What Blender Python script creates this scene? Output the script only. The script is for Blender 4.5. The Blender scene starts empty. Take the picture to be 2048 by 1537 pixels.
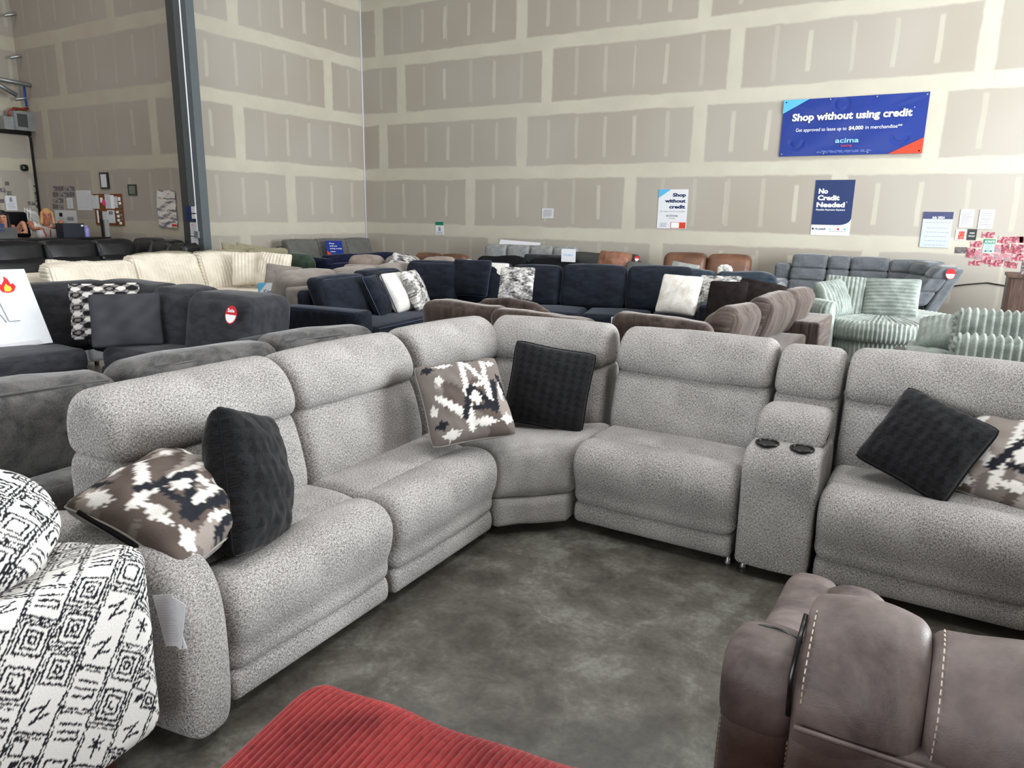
import bpy, math, random
import numpy as np
from mathutils import Matrix, Vector
random.seed(7); rng=np.random.RandomState(7)
S=bpy.context.scene; C=S.collection
PI=math.pi
# ---------------------------------------------------------------- camera
FPX=1459.4; PITCH=0.22787; ROLL=0.01729; YAW=-0.53865; CAMH=1.5795
_f=np.array([math.sin(YAW)*math.cos(PITCH),math.cos(YAW)*math.cos(PITCH),-math.sin(PITCH)])
_r=np.array([math.cos(YAW),-math.sin(YAW),0.]); _u=np.cross(_r,_f)
_rt=math.cos(ROLL)*_r+math.sin(ROLL)*_u; _up=-math.sin(ROLL)*_r+math.cos(ROLL)*_u
cam=bpy.data.cameras.new('camera'); camo=bpy.data.objects.new('camera',cam); C.objects.link(camo)
cam.sensor_width=36; cam.lens=FPX/2048*36; cam.clip_start=.02; cam.clip_end=100
M=Matrix(((_rt[0],_up[0],-_f[0],0),(_rt[1],_up[1],-_f[1],0),(_rt[2],_up[2],-_f[2],CAMH),(0,0,0,1)))
camo.matrix_world=M; S.camera=camo
def ray(u,v): return _f*FPX+_rt*(u-1024)+_up*(768.5-v)
def hy(u,v,Y): d=ray(u,v); p=d*(Y/d[1]); return np.array([p[0],p[1],p[2]+CAMH])
def hx(u,v,X): d=ray(u,v); p=d*(X/d[0]); return np.array([p[0],p[1],p[2]+CAMH])
def hz(u,v,Z): d=ray(u,v); p=d*((Z-CAMH)/d[2]); return np.array([p[0],p[1],p[2]+CAMH])
# ---------------------------------------------------------------- view, world, lights
S.view_settings.view_transform='Standard'; S.view_settings.look='None'; S.view_settings.gamma=1
S.view_settings.use_curve_mapping=False; S.view_settings.exposure=0.9
w=bpy.data.worlds.new('world'); S.world=w; w.use_nodes=True
w.node_tree.nodes['Background'].inputs[0].default_value=(.80,.90,1.0,1); w.node_tree.nodes['Background'].inputs[1].default_value=.5
S.cycles.max_bounces=6
S.cycles.diffuse_bounces=4
S.cycles.glossy_bounces=3
def area(name,loc,to,sx,sy,power,col):
    l=bpy.data.lights.new(name,'AREA'); l.shape='RECTANGLE'; l.size=sx; l.size_y=sy; l.energy=power; l.color=col
    o=bpy.data.objects.new(name,l); C.objects.link(o); o.location=loc
    d=Vector(to)-Vector(loc); o.rotation_euler=d.to_track_quat('-Z','Y').to_euler(); return o
XR=6.5; YB=-6.0; ZC=8.2
area('daylight_side_door',(XR-.03,8.0,2.3),(0,8.0,1.9),7.4,4.2,1150,(.93,.97,1.0))     # open door in the right wall
area('daylight_shop_front',(-3.0,YB+.03,2.1),(-3.0,0,1.7),10.0,3.4,330,(.93,.97,1.0)) # open shop front behind the camera
for i,(x,y) in enumerate(((-8.5,10.0),(-3.5,8.5),(1.5,10.0),(-7.5,3.0),(-2.2,2.2),(2.5,2.0),(-15,4))):
    area('ceiling_fill_light',(x,y,ZC-.06),(x,y,0),1.6,2.4,(22,42,100,85,100,105,62)[i],(.97,.985,1.0))  # unseen area lights added under the closed ceiling, no openings there
# ---------------------------------------------------------------- properties
def tag(o,label=None,cat=None,group=None,kind=None):
    if label: o['label']=label
    if cat: o['category']=cat
    if group: o['group']=group
    if kind: o['kind']=kind
    return o
def thing(name,label,cat,loc=(0,0,0),rz=0,group=None):
    o=bpy.data.objects.new(name,None); C.objects.link(o); o.location=loc; o.rotation_euler=(0,0,rz)
    o.empty_display_size=.1
    tag(o,label,cat,group); return o
# ---------------------------------------------------------------- node helpers
class N:
    def __init__(s,name,rough=.9,spec=.3):
        s.m=bpy.data.materials.new(name); s.m.use_nodes=True; s.t=s.m.node_tree; s.b=s.t.nodes['Principled BSDF']
        s.b.inputs['Roughness'].default_value=rough; s.b.inputs['Specular IOR Level'].default_value=spec; s.m.diffuse_color=(.5,.5,.5,1)
    def new(s,ty,**k):
        n=s.t.nodes.new(ty)
        for a,b in k.items(): setattr(n,a,b)
        return n
    def put(s,sock,v):
        if isinstance(v,bpy.types.NodeSocket): s.t.links.new(v,sock)
        elif isinstance(v,(tuple,list)): sock.default_value=(tuple(v)+(1,))[:len(sock.default_value)] if hasattr(sock.default_value,'__len__') else v[0]
        else: sock.default_value=v
    def math(s,op,a,b=0.,c=0.,clamp=False):
        n=s.new('ShaderNodeMath',operation=op,use_clamp=clamp); s.put(n.inputs[0],a); s.put(n.inputs[1],b); s.put(n.inputs[2],c); return n.outputs[0]
    def coord(s,kind='Object'): return s.new('ShaderNodeTexCoord').outputs[kind]
    def pos(s): return s.new('ShaderNodeNewGeometry').outputs['Position']
    def xyz(s,v): n=s.new('ShaderNodeSeparateXYZ'); s.put(n.inputs[0],v); return n.outputs
    def comb(s,x,y,z=0.): n=s.new('ShaderNodeCombineXYZ'); s.put(n.inputs[0],x); s.put(n.inputs[1],y); s.put(n.inputs[2],z); return n.outputs[0]
    def scale(s,v,sc): n=s.new('ShaderNodeMapping'); s.put(n.inputs[0],v); n.inputs['Scale'].default_value=sc; return n.outputs[0]
    def noise(s,v,sc,det=3,rough=.55,dist=0.):
        n=s.new('ShaderNodeTexNoise'); s.put(n.inputs['Vector'],v); n.inputs['Scale'].default_value=sc; n.inputs['Detail'].default_value=det
        n.inputs['Roughness'].default_value=rough; n.inputs['Distortion'].default_value=dist; return n.outputs[0]
    def vor(s,v,sc,feat='F1',out=0):
        n=s.new('ShaderNodeTexVoronoi',feature=feat); s.put(n.inputs['Vector'],v); n.inputs['Scale'].default_value=sc; return n.outputs[out]
    def mr(s,v,a,b,c=0.,d=1.,smooth=False):
        n=s.new('ShaderNodeMapRange'); n.interpolation_type='SMOOTHSTEP' if smooth else 'LINEAR'
        s.put(n.inputs[0],v); n.inputs[1].default_value=a; n.inputs[2].default_value=b; n.inputs[3].default_value=c; n.inputs[4].default_value=d; return n.outputs[0]
    def mix(s,f,a,b):
        n=s.new('ShaderNodeMix',data_type='RGBA'); s.put(n.inputs['Factor'],f); s.put(n.inputs['A'],a); s.put(n.inputs['B'],b); return n.outputs['Result']
    def ramp(s,f,stops):
        n=s.new('ShaderNodeValToRGB'); s.put(n.inputs[0],f); e=n.color_ramp.elements
        while len(e)<len(stops): e.new(.5)
        for i,(p,c) in enumerate(stops): e[i].position=p; e[i].color=tuple(c)+(1,)
        return n.outputs[0]
    def color(s,c): s.put(s.b.inputs['Base Color'],c); return s
    def bump(s,h,strength=.5,dist=.002):
        n=s.new('ShaderNodeBump'); s.put(n.inputs['Height'],h); n.inputs['Strength'].default_value=strength; n.inputs['Distance'].default_value=dist
        s.t.links.new(n.outputs[0],s.b.inputs['Normal']); return s
    def sheen(s,w_,tint=(1,1,1),r=.4):
        s.b.inputs['Sheen Weight'].default_value=w_; s.b.inputs['Sheen Roughness'].default_value=r; s.b.inputs['Sheen Tint'].default_value=tuple(tint)+(1,); return s
def lin(r,g,b):
    f=lambda c:(c/255/12.92) if c<=10 else ((c/255+.055)/1.055)**2.4
    return (f(r),f(g),f(b))
def plain(name,rgb,rough=.6,spec=.4,metal=0,var=.12,sc=20):
    n=N(name,rough,spec); c=lin(*rgb); n.b.inputs['Metallic'].default_value=metal
    f=n.mr(n.noise(n.coord(),sc,3),.3,.7,0,1)
    n.color(n.mix(f,tuple(x*(1-var) for x in c),tuple(min(1,x*(1+var)) for x in c))); return n.m
def weave(name,lo,hi,sc=1.0,bump=.6,big=.12,sheen=.0):
    n=N(name,.95,.15); uv=n.coord('UV')
    a=n.noise(n.scale(uv,(330*sc,900*sc,1)),1,2,.6); b=n.noise(n.scale(uv,(900*sc,300*sc,1)),1,2,.6)
    c=n.noise(n.scale(uv,(150*sc,420*sc,1)),1,2,.5); d=n.noise(n.scale(uv,(420*sc,150*sc,1)),1,2,.5)
    h=n.math('MULTIPLY',n.math('ADD',n.math('ADD',a,b),n.math('ADD',c,d)),.25)
    g=n.noise(uv,3.5,3); h2=n.math('ADD',h,n.math('MULTIPLY',n.math('SUBTRACT',g,.5),big))
    n.color(n.ramp(h2,[(.42,lin(*lo)),(.485,lin(*[(p+q)/2 for p,q in zip(lo,hi)])),(.56,lin(*hi))]))
    n.bump(h,bump,.003)
    if sheen: n.sheen(sheen)
    return n.m
def velvet(name,lo,hi,sc=9,st=(1,1,1),sheen=.35,bump=.3,fine=120,tint=(1,1,1)):
    n=N(name,.85,.15); uv=n.coord('UV')
    g=n.noise(n.scale(uv,st),sc,4,.6,.6); f=n.noise(uv,fine,2,.6)
    h=n.math('ADD',n.math('MULTIPLY',g,.7),n.math('MULTIPLY',f,.3))
    n.color(n.ramp(h,[(.38,lin(*lo)),(.62,lin(*hi))])); n.bump(h,bump,.006); n.sheen(sheen,tint); return n.m
def leather(name,lo,hi,rough=.42,sc=5,bump=.35,spec=.5):
    n=N(name,rough,spec); p=n.coord()
    g=n.noise(p,sc,5,.62,.3); f=n.vor(p,150); n.color(n.ramp(g,[(.34,lin(*lo)),(.68,lin(*hi))]))
    n.put(n.b.inputs['Roughness'],n.mr(n.noise(p,14,3),.3,.7,rough-.08,rough+.12))
    n.bump(n.math('ADD',n.math('MULTIPLY',n.vor(p,420),.12),n.math('MULTIPLY',n.noise(p,22,5,.65,.8),.5)),bump,.004); return n.m
def cattr(name,rough=.95,fuzz=True,sheen=0.):
    n=N(name,rough,.15); a=n.new('ShaderNodeAttribute',attribute_name='Col').outputs['Color']
    uv=n.coord('UV'); f=n.noise(uv,260,2,.6)
    n.color(n.mix(n.mr(f,.3,.7,0,.3),a,n.mix(.5,a,(.1,.1,.1)))); n.bump(f,.4,.003)
    if sheen: n.sheen(sheen)
    return n.m
# ---------------------------------------------------------------- mesh helpers
def mobj(name,V,F,mat,parent=None,uv=None,col=None,smooth=True,label=None,world=True,coll=True):
    """V world coordinates unless world=False; parent's location and z-rotation are taken off."""
    V=np.asarray(V,float)
    if parent is not None and world:
        root=parent; L=np.zeros(3); rz=0
        L=np.array(root.location); 
        if root.parent is not None: L=np.array(root.parent.location)+L
        V=V-L
    elif parent is None and world:
        L=np.array([(V[:,0].min()+V[:,0].max())/2,(V[:,1].min()+V[:,1].max())/2,V[:,2].min()]); V=V-L
    me=bpy.data.meshes.new(name)
    F=[tuple(int(i) for i in f) for f in F] if not isinstance(F,np.ndarray) else F
    if isinstance(F,np.ndarray):
        k=F.shape[1]; me.vertices.add(len(V)); me.vertices.foreach_set('co',V.ravel())
        me.loops.add(F.size); me.loops.foreach_set('vertex_index',F.ravel().astype(np.int32))
        me.polygons.add(len(F)); me.polygons.foreach_set('loop_start',(np.arange(len(F))*k).astype(np.int32))
        me.update(calc_edges=True); me.validate()
    else:
        me.from_pydata([tuple(v) for v in V],[],F); me.update()
    if uv is not None and len(uv)==len(me.loops):
        l=me.uv_layers.new(name='UVMap'); l.data.foreach_set('uv',np.asarray(uv,float).ravel())
    if col is not None:
        a=me.color_attributes.new('Col','FLOAT_COLOR','POINT'); cc=np.ones((len(V),4)); cc[:,:3]=col; a.data.foreach_set('color',cc.ravel())
    if smooth: me.polygons.foreach_set('use_smooth',np.ones(len(me.polygons),bool))
    me.materials.append(mat)
    o=bpy.data.objects.new(name,me); C.objects.link(o)
    if parent is not None: o.parent=parent
    elif world: o.location=L
    if label: o['label']=label
    return o
def _n3(P,seed):
    r=np.random.RandomState(seed); out=np.zeros(len(P))
    for k in range(7):
        d=r.normal(size=3); d/=np.linalg.norm(d); out+=np.sin(P@d*(1+.6*k)+r.rand()*6.28)/(1+.35*k)
    return out/3
def axc(h,r,n,k,rib=None):
    r=min(r,h*.999)
    if rib: return np.linspace(-h,h,max(8,int(2*h/rib)))
    e=np.array([-h+r*(i/k) for i in range(k)]); m=np.linspace(-h+r,h-r,n+1)
    return np.concatenate([e,m,-e[::-1]])
def softbox(size,r=.05,puff=(0,0,0),n=6,k=4,rib=None,wob=0,seed=1,dens=None,ribdir='x',ny=None):
    """rounded box, centred. rib=(pitch,amp): raised cords across x. returns V, F(quads), uv per loop, normals"""
    h=np.array(size)/2.; r=min(r,h.min()*.98)
    st=None if not rib else rib[0]/6.
    if dens: cs=[np.linspace(-hh,hh,max(6,int(2*hh/dens))) for hh in h]
    else: cs=[axc(h[0],r,n,k,st),axc(h[1],r,ny or n,k),axc(h[2],r,ny or n,k,st if rib and rib[0]>.02 else None)]
    Vs=[];Fs=[];Us=[];off=0
    for ax in range(3):
        a,b=[(1,2),(0,2),(0,1)][ax]
        A,B=np.meshgrid(cs[a],cs[b],indexing='ij'); na,nb=A.shape
        idx=np.arange(na*nb).reshape(na,nb)
        q=np.stack([idx[:-1,:-1],idx[1:,:-1],idx[1:,1:],idx[:-1,1:]],-1).reshape(-1,4)
        for sgn in (-1,1):
            P=np.zeros((na*nb,3)); P[:,a]=A.ravel(); P[:,b]=B.ravel(); P[:,ax]=sgn*h[ax]
            qq=q if (sgn>0)^(ax==1) else q[:,::-1]
            if ax==0: U=np.stack([P[:,2],P[:,1]],-1)
            elif ax==1: U=np.stack([P[:,0],P[:,2]+h[1]],-1)
            else: U=np.stack([P[:,0],P[:,1]],-1)
            Vs.append(P);Fs.append(qq+off);Us.append(U[qq].reshape(-1,2));off+=len(P)
    P=np.concatenate(Vs);F=np.concatenate(Fs);U=np.concatenate(Us)
    key=np.round(P*20000).astype(np.int64); _,first,inv=np.unique(key,axis=0,return_index=True,return_inverse=True); inv=inv.ravel()
    P=P[first]; F=inv[F]
    q=np.clip(P,-(h-r),h-r); d=P-q; L=np.linalg.norm(d,axis=1,keepdims=True); nr=d/np.maximum(L,1e-9)
    X=P/h
    V=q+nr*r
    for ax in range(3):
        a,b=[(1,2),(0,2),(0,1)][ax]
        if puff[ax]: V[:,ax]+=puff[ax]*(1-X[:,a]**2)*(1-X[:,b]**2)*X[:,ax]
    if wob: V+=nr*(_n3(P*9,seed)*wob)[:,None]
    if rib:
        p,am=rib; wx=np.clip((np.abs(nr[:,0])-.75)*6,0,1)
        f=lambda c:np.abs(np.sin(PI*c/p))
        V+=nr*(am*((1-wx)*f(P[:,0])+wx*f(P[:,2]))-am*.5)[:,None]
    return V,F,U,X
def tri8(X,V,h,c8):
    """map local V (half size h) to hexahedron c8: order (x-,y-,z-),(x+,y-,z-),(x-,y+,z-),(x+,y+,z-), then z+"""
    t=V/h; a=(1+t[:,0:1])/2; b=(1+t[:,1:2])/2; c=(1+t[:,2:3])/2; c8=[np.array(p,float) for p in c8]
    lo=(c8[0]*(1-a)+c8[1]*a)*(1-b)+(c8[2]*(1-a)+c8[3]*a)*b
    hi=(c8[4]*(1-a)+c8[5]*a)*(1-b)+(c8[6]*(1-a)+c8[7]*a)*b
    return lo*(1-c)+hi*c
def hexa(name,c8,mat,parent,r=.05,puff=(0,0,0),n=6,k=4,rib=None,wob=0,seed=1,label=None,dens=None,colf=None,ny=None):
    c=[np.array(p,float) for p in c8]
    sz=(np.mean([np.linalg.norm(c[i+1]-c[i]) for i in (0,2,4,6)]),np.mean([np.linalg.norm(c[i+2]-c[i]) for i in (0,1,4,5)]),np.mean([np.linalg.norm(c[i+4]-c[i]) for i in range(4)]))
    V,F,U,X=softbox(sz,r,puff,n,k,rib,wob,seed,dens,ny=ny)
    W=tri8(X,V,np.array(sz)/2,c8)
    # keep faces outward when the mapping mirrors
    ex=c[1]-c[0];ey=c[2]-c[0];ez=c[4]-c[0]
    if np.dot(np.cross(ex,ey),ez)<0: F=F[:,::-1]; U=U.reshape(-1,4,2)[:,::-1].reshape(-1,2)
    col=colf(V,X,np.array(sz)/2) if colf else None
    return mobj(name,W,F,mat,parent,U,col,label=label)
class Fr:
    """frame along a front line P0->P1; d grows towards the back (left normal)"""
    def __init__(s,P0,P1):
        s.o=np.array([P0[0],P0[1],0.]); v=np.array([P1[0]-P0[0],P1[1]-P0[1],0.]); s.L=np.linalg.norm(v); s.e=v/s.L; s.b=np.array([-s.e[1],s.e[0],0.])
    def p(s,t,d,z): return s.o+s.e*t+s.b*d+np.array([0,0,z])
def fbox(fr,name,t0,t1,d0,d1,z0,z1,mat,parent,lean=0,r=.05,puff=(0,0,0),taper=0,dz=0,**k):
    """box in a frame; lean shifts the top back; dz raises the far (t1) end top"""
    c=[fr.p(t0,d0,z0),fr.p(t1,d0,z0),fr.p(t0,d1,z0),fr.p(t1,d1,z0),
       fr.p(t0,d0+lean+taper,z1),fr.p(t1,d0+lean+taper,z1+dz),fr.p(t0,d1+lean,z1),fr.p(t1,d1+lean,z1+dz)]
    return hexa(name,c,mat,parent,r,puff,**k)
def smooth_closed(P,it=2):
    P=np.array(P,float)
    for _ in range(it):
        Q=np.roll(P,-1,0); P=np.stack([.75*P+.25*Q,.25*P+.75*Q],1).reshape(-1,2)
    return P
def loft(fr,name,t0,t1,prof,mat,parent,r=.06,it=3,n=10,crown=0,label=None,wob=0,seed=3,k=7,shear=None,sc=False):
    """profile [(d,z)...] swept from t0 to t1 with rounded ends; crown swells the middle"""
    P=smooth_closed(prof,it); m=len(P)
    T=np.roll(P,-1,0)-np.roll(P,1,0); Nn=np.stack([T[:,1],-T[:,0]],-1); Nn/=np.linalg.norm(Nn,axis=1,keepdims=True)+1e-9
    area_=np.sum(P[:,0]*np.roll(P[:,1],-1)-np.roll(P[:,0],-1)*P[:,1])
    if area_<0: Nn=-Nn
    L=t1-t0; ts=[];ins=[]
    for i in range(k): a=(PI/2)*(i/k); ts.append(r*(1-math.cos(a)) if 0 else r*(1-math.cos(a))); ins.append(r*(1-math.sin(a)))
    ts=np.array(ts); ins=np.array(ins)
    mid=np.linspace(r,L-r,n+1)
    TT=np.concatenate([ts,mid,(L-ts)[::-1]]); II=np.concatenate([ins,np.zeros(n+1),ins[::-1]])
    cum=np.concatenate([[0],np.cumsum(np.linalg.norm(np.roll(P,-1,0)-P,axis=1))])
    V=[];
    cen=P.mean(0)
    for t,i in zip(TT,II):
        x=2*t/L-1; Q=(P-(P-cen)*(i/np.abs(P-cen).max(0)) if sc else P-Nn*i)+Nn*crown*(1-x*x)
        w_=np.stack([np.full(m,t0+t),Q[:,0]+(shear(t/L) if shear else 0),Q[:,1]],-1); V.append(w_)
    V=np.array(V)
    if wob: 
        f=V.reshape(-1,3); nn=_n3(f*11,seed)*wob; f[:,1]+=np.tile(Nn[:,0],len(TT))*nn; f[:,2]+=np.tile(Nn[:,1],len(TT))*nn; V=f.reshape(V.shape)
    K=len(TT); idx=np.arange(K*m).reshape(K,m); F=[];U=[]
    for a in range(K-1):
        for b in range(m):
            b2=(b+1)%m; F.append((idx[a,b],idx[a+1,b],idx[a+1,b2],idx[a,b2])); U+=[(TT[a],cum[b]),(TT[a+1],cum[b]),(TT[a+1],cum[b+1]),(TT[a],cum[b+1])]
    Vf=V.reshape(-1,3)
    c0=len(Vf); ca=np.array([[t0,V[0,:,1].mean(),V[0,:,2].mean()],[t1,V[-1,:,1].mean(),V[-1,:,2].mean()]]); Vf=np.concatenate([Vf,ca])
    for b in range(m):
        b2=(b+1)%m
        F.append((idx[0,b],idx[0,b2],c0)); U+=[tuple(V[0,b,1:]),tuple(V[0,b2,1:]),tuple(ca[0,1:])]
        F.append((idx[-1,b2],idx[-1,b],c0+1)); U+=[tuple(V[-1,b2,1:]),tuple(V[-1,b,1:]),tuple(ca[1,1:])]
    W=fr.o+Vf[:,0:1]*fr.e+Vf[:,1:2]*fr.b+Vf[:,2:3]*np.array([0,0,1.])
    if area_<0: pass
    o=mobj(name,W,F,mat,parent,U,label=label)
    fix_normals(o); return o
def fix_normals(o):
    import bmesh
    bm=bmesh.new(); bm.from_mesh(o.data); bmesh.ops.recalc_face_normals(bm,faces=bm.faces); bm.to_mesh(o.data); bm.free()
def tube(name,pts,rad,mat,parent=None,seg=8,closed=False,label=None,cap=True):
    P=np.array(pts,float); n=len(P); V=[];F=[]
    rr=np.full(n,rad) if np.isscalar(rad) else np.array(rad)
    T=np.gradient(P,axis=0) if not closed else np.roll(P,-1,0)-np.roll(P,1,0)
    T/=np.linalg.norm(T,axis=1,keepdims=True)+1e-12
    up=np.array([0,0,1.]) if abs(T[0,2])<.9 else np.array([1.,0,0])
    A=np.cross(T[0],up); A/=np.linalg.norm(A)
    for i in range(n):
        A=A-T[i]*np.dot(A,T[i]); A/=np.linalg.norm(A)+1e-12; B=np.cross(T[i],A)
        for k in range(seg): a=2*PI*k/seg; V.append(P[i]+rr[i]*(math.cos(a)*A+math.sin(a)*B))
    m=n if closed else n-1
    for i in range(m):
        j=(i+1)%n
        for k in range(seg): F.append((i*seg+k,i*seg+(k+1)%seg,j*seg+(k+1)%seg,j*seg+k))
    if cap and not closed: F.append(tuple(range(seg))[::-1]); F.append(tuple(range((n-1)*seg,n*seg)))
    return mobj(name,V,F,mat,parent,label=label)
def lathe(name,c,prof,mat,parent=None,seg=24,label=None,axis=None):
    V=[];F=[];n=len(prof)
    for r_,z in prof:
        for k in range(seg): a=2*PI*k/seg; V.append((c[0]+r_*math.cos(a),c[1]+r_*math.sin(a),c[2]+z))
    for i in range(n-1):
        for k in range(seg): F.append((i*seg+k,i*seg+(k+1)%seg,(i+1)*seg+(k+1)%seg,(i+1)*seg+k))
    F.append(tuple(range(seg))[::-1]); F.append(tuple(range((n-1)*seg,n*seg)))
    return mobj(name,V,F,mat,parent,label=label)
def slab(name,c8,mat,parent=None,label=None):
    c=[np.array(p,float) for p in c8]
    F=[(0,2,3,1),(4,5,7,6),(0,1,5,4),(2,6,7,3),(0,4,6,2),(1,3,7,5)]
    if np.dot(np.cross(c[1]-c[0],c[2]-c[0]),c[4]-c[0])<0: F=[f[::-1] for f in F]
    uv=[]
    sx=np.linalg.norm(c[1]-c[0]); sy=np.linalg.norm(c[2]-c[0]); sz=np.linalg.norm(c[4]-c[0])
    loc=[(i&1,(i>>1)&1,(i>>2)&1) for i in range(8)]
    for f in F:
        L=[loc[i] for i in f]; var=[len(set(l[a] for l in L))>1 for a in range(3)]
        for l in L:
            uv.append((l[0]*sx if var[0] else l[1]*sy, l[2]*sz if var[2] else l[1]*sy))
    return mobj(name,c,F,mat,parent,uv,smooth=False,label=label)
def box(name,lo,hi,mat,parent=None,label=None):
    x0,y0,z0=lo;x1,y1,z1=hi
    return slab(name,[(x0,y0,z0),(x1,y0,z0),(x0,y1,z0),(x1,y1,z0),(x0,y0,z1),(x1,y0,z1),(x0,y1,z1),(x1,y1,z1)],mat,parent,label)
def merge(name,objs,mat,parent=None):
    V=[];F=[]
    for v,f in objs: o=len(V); V+=list(v); F+=[tuple(i+o for i in q) for q in f]
    return mobj(name,V,F,mat,parent,smooth=False)
def boxvf(lo,hi):
    x0,y0,z0=lo;x1,y1,z1=hi
    return [(x0,y0,z0),(x1,y0,z0),(x0,y1,z0),(x1,y1,z0),(x0,y0,z1),(x1,y0,z1),(x0,y1,z1),(x1,y1,z1)],[(0,2,3,1),(4,5,7,6),(0,1,5,4),(2,6,7,3),(0,4,6,2),(1,3,7,5)]
def basis(n,up):
    n=np.array(n,float); n/=np.linalg.norm(n); up=np.array(up,float); up=up-n*np.dot(up,n); up/=np.linalg.norm(up); ri=np.cross(up,n); return ri,up,n
def pillow(name,label,c,w_,h_,T,n,up,mat,colf=None,N_=26,pipe=None,pull=.05,wr=.006,seed=1,group=None,cat='pillow',rib=None,parent=None,extra=None,backmat=None,vert=False,fold=0):
    """square stuffed pillow: one closed mesh; corners drawn out, edges slightly hollow"""
    ri,up,nn=basis(n,up)
    M_=N_ if not rib else max(N_,int(w_/rib[0]*6))
    a=np.linspace(-1,1,M_+1); b=np.linspace(-1,1,N_+1)
    a=np.sin(a*PI/2)*.55+a*.45 if not rib else a; b=np.sin(b*PI/2)*.55+b*.45
    A,B=np.meshgrid(a,b,indexing='ij'); s=A.ravel(); t=B.ravel()
    kc=1-.055*(np.abs(s*t))**6; X=s*w_/2*(1-pull*(1-t**2)*np.abs(s))*kc; Y=t*h_/2*(1-pull*(1-s**2)*np.abs(t))*kc
    prof=(np.clip(1-s**2,0,1)*np.clip(1-t**2,0,1))**.36
    P0=np.stack([s*7,t*7,0*s],-1)
    wrk=_n3(P0,seed)*wr+np.sin(np.arctan2(t,s)*9+seed)*wr*.8*(s*s+t*t)*.5
    Zf=T/2*prof+wrk*np.sqrt(np.clip(prof,0,1)); Zb=-T/2*prof-wrk*.6*np.sqrt(np.clip(prof,0,1))
    if rib:
        f=rib[1]*np.abs(np.sin(PI*X/rib[0])); Zf=Zf+f*prof**.3; Zb=Zb-f*prof**.3
    bend=fold*(X*X)/(w_*w_)*4+ .0
    nv=len(s); K=N_+1; idx=np.arange(nv).reshape(M_+1,K)
    q=np.stack([idx[:-1,:-1],idx[1:,:-1],idx[1:,1:],idx[:-1,1:]],-1).reshape(-1,4)
    border=np.zeros((M_+1,K),bool); border[0]=border[-1]=True; border[:,0]=border[:,-1]=True; bo=border.ravel()
    mp=np.where(bo,np.arange(nv),np.arange(nv)+nv)
    V=np.concatenate([np.stack([X,Y,Zf+bend],-1),np.stack([X,Y,Zb+bend],-1)]); F=np.concatenate([q,mp[q][:,::-1]])
    st=np.stack([X,Y],-1); U=np.concatenate([st[q].reshape(-1,2),st[q[:,::-1]].reshape(-1,2)+.7])
    used=np.zeros(len(V),bool); used[F.ravel()]=True; rm=np.cumsum(used)-1
    col=None
    if colf is not None:
        cf=colf(s,t,1); cb=colf(s,t,-1); col=np.concatenate([cf,cb])[used]
    V=V[used]; F=rm[F]; c=np.array(c,float)
    W=c+V[:,0:1]*ri+V[:,1:2]*up+V[:,2:3]*nn
    top=parent
    root=thing(name,label,cat,tuple(c-np.array([0,0,h_*.4])),0,group) if parent is None and (pipe or extra) else parent
    o=mobj(name if root is None else ('cover' if parent is None else name),W,F,mat,root,U,col)
    if root is None: tag(o,label,cat,group)
    if pipe:
        e=[]
        for s_,t_ in [(x,-1) for x in np.linspace(-1,1,20)]+[(1,x) for x in np.linspace(-1,1,20)[1:]]+[(x,1) for x in np.linspace(1,-1,20)[1:]]+[(-1,x) for x in np.linspace(1,-1,20)[1:-1]]:
            rr=1-.055*abs(s_*t_)**6
            x_=s_*w_/2*(1-pull*(1-t_*t_)); y_=t_*h_/2*(1-pull*(1-s_*s_))
            e.append(c+ri*x_*rr+up*y_*rr+nn*fold*(x_*x_)/(w_*w_)*4)
        tube('piping',e,pipe[0],pipe[1],root,6,True)
    if extra:
        for nm,m_,pts,rd in extra:
            tube(nm,[c+ri*p[0]*w_/2+up*p[1]*h_/2+nn*p[2] for p in pts],rd,m_,root,6)
    return root if root is not None else o
_fc={}
def text(name,s,size,org,ex,ey,mat,parent,bold=0.,align='LEFT',label=None,squash=1.,lift=.003,spacing=1.,shear=0.):
    cu=bpy.data.curves.new(name,'FONT'); cu.body=s; cu.size=1.; cu.align_x=align; cu.offset=bold; cu.resolution_u=3; cu.space_character=spacing; cu.extrude=.0; cu.shear=shear; cu.space_line=.85
    t=bpy.data.objects.new(name,cu); C.objects.link(t); bpy.context.view_layer.update()
    me=bpy.data.meshes.new_from_object(t.evaluated_get(bpy.context.evaluated_depsgraph_get()))
    V=np.array([v.co[:] for v in me.vertices]); F=[tuple(p.vertices) for p in me.polygons]
    bpy.data.objects.remove(t); bpy.data.curves.remove(cu); bpy.data.meshes.remove(me)
    if len(V)==0: return None
    ex=np.array(ex,float);ex/=np.linalg.norm(ex);ey=np.array(ey,float);ey/=np.linalg.norm(ey); nz=np.cross(ex,ey)
    W=np.array(org)+V[:,0:1]*size*squash*ex+V[:,1:2]*size*ey+nz*lift
    o=mobj(name,W,F,mat,parent,smooth=False,label=label); return o
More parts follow.
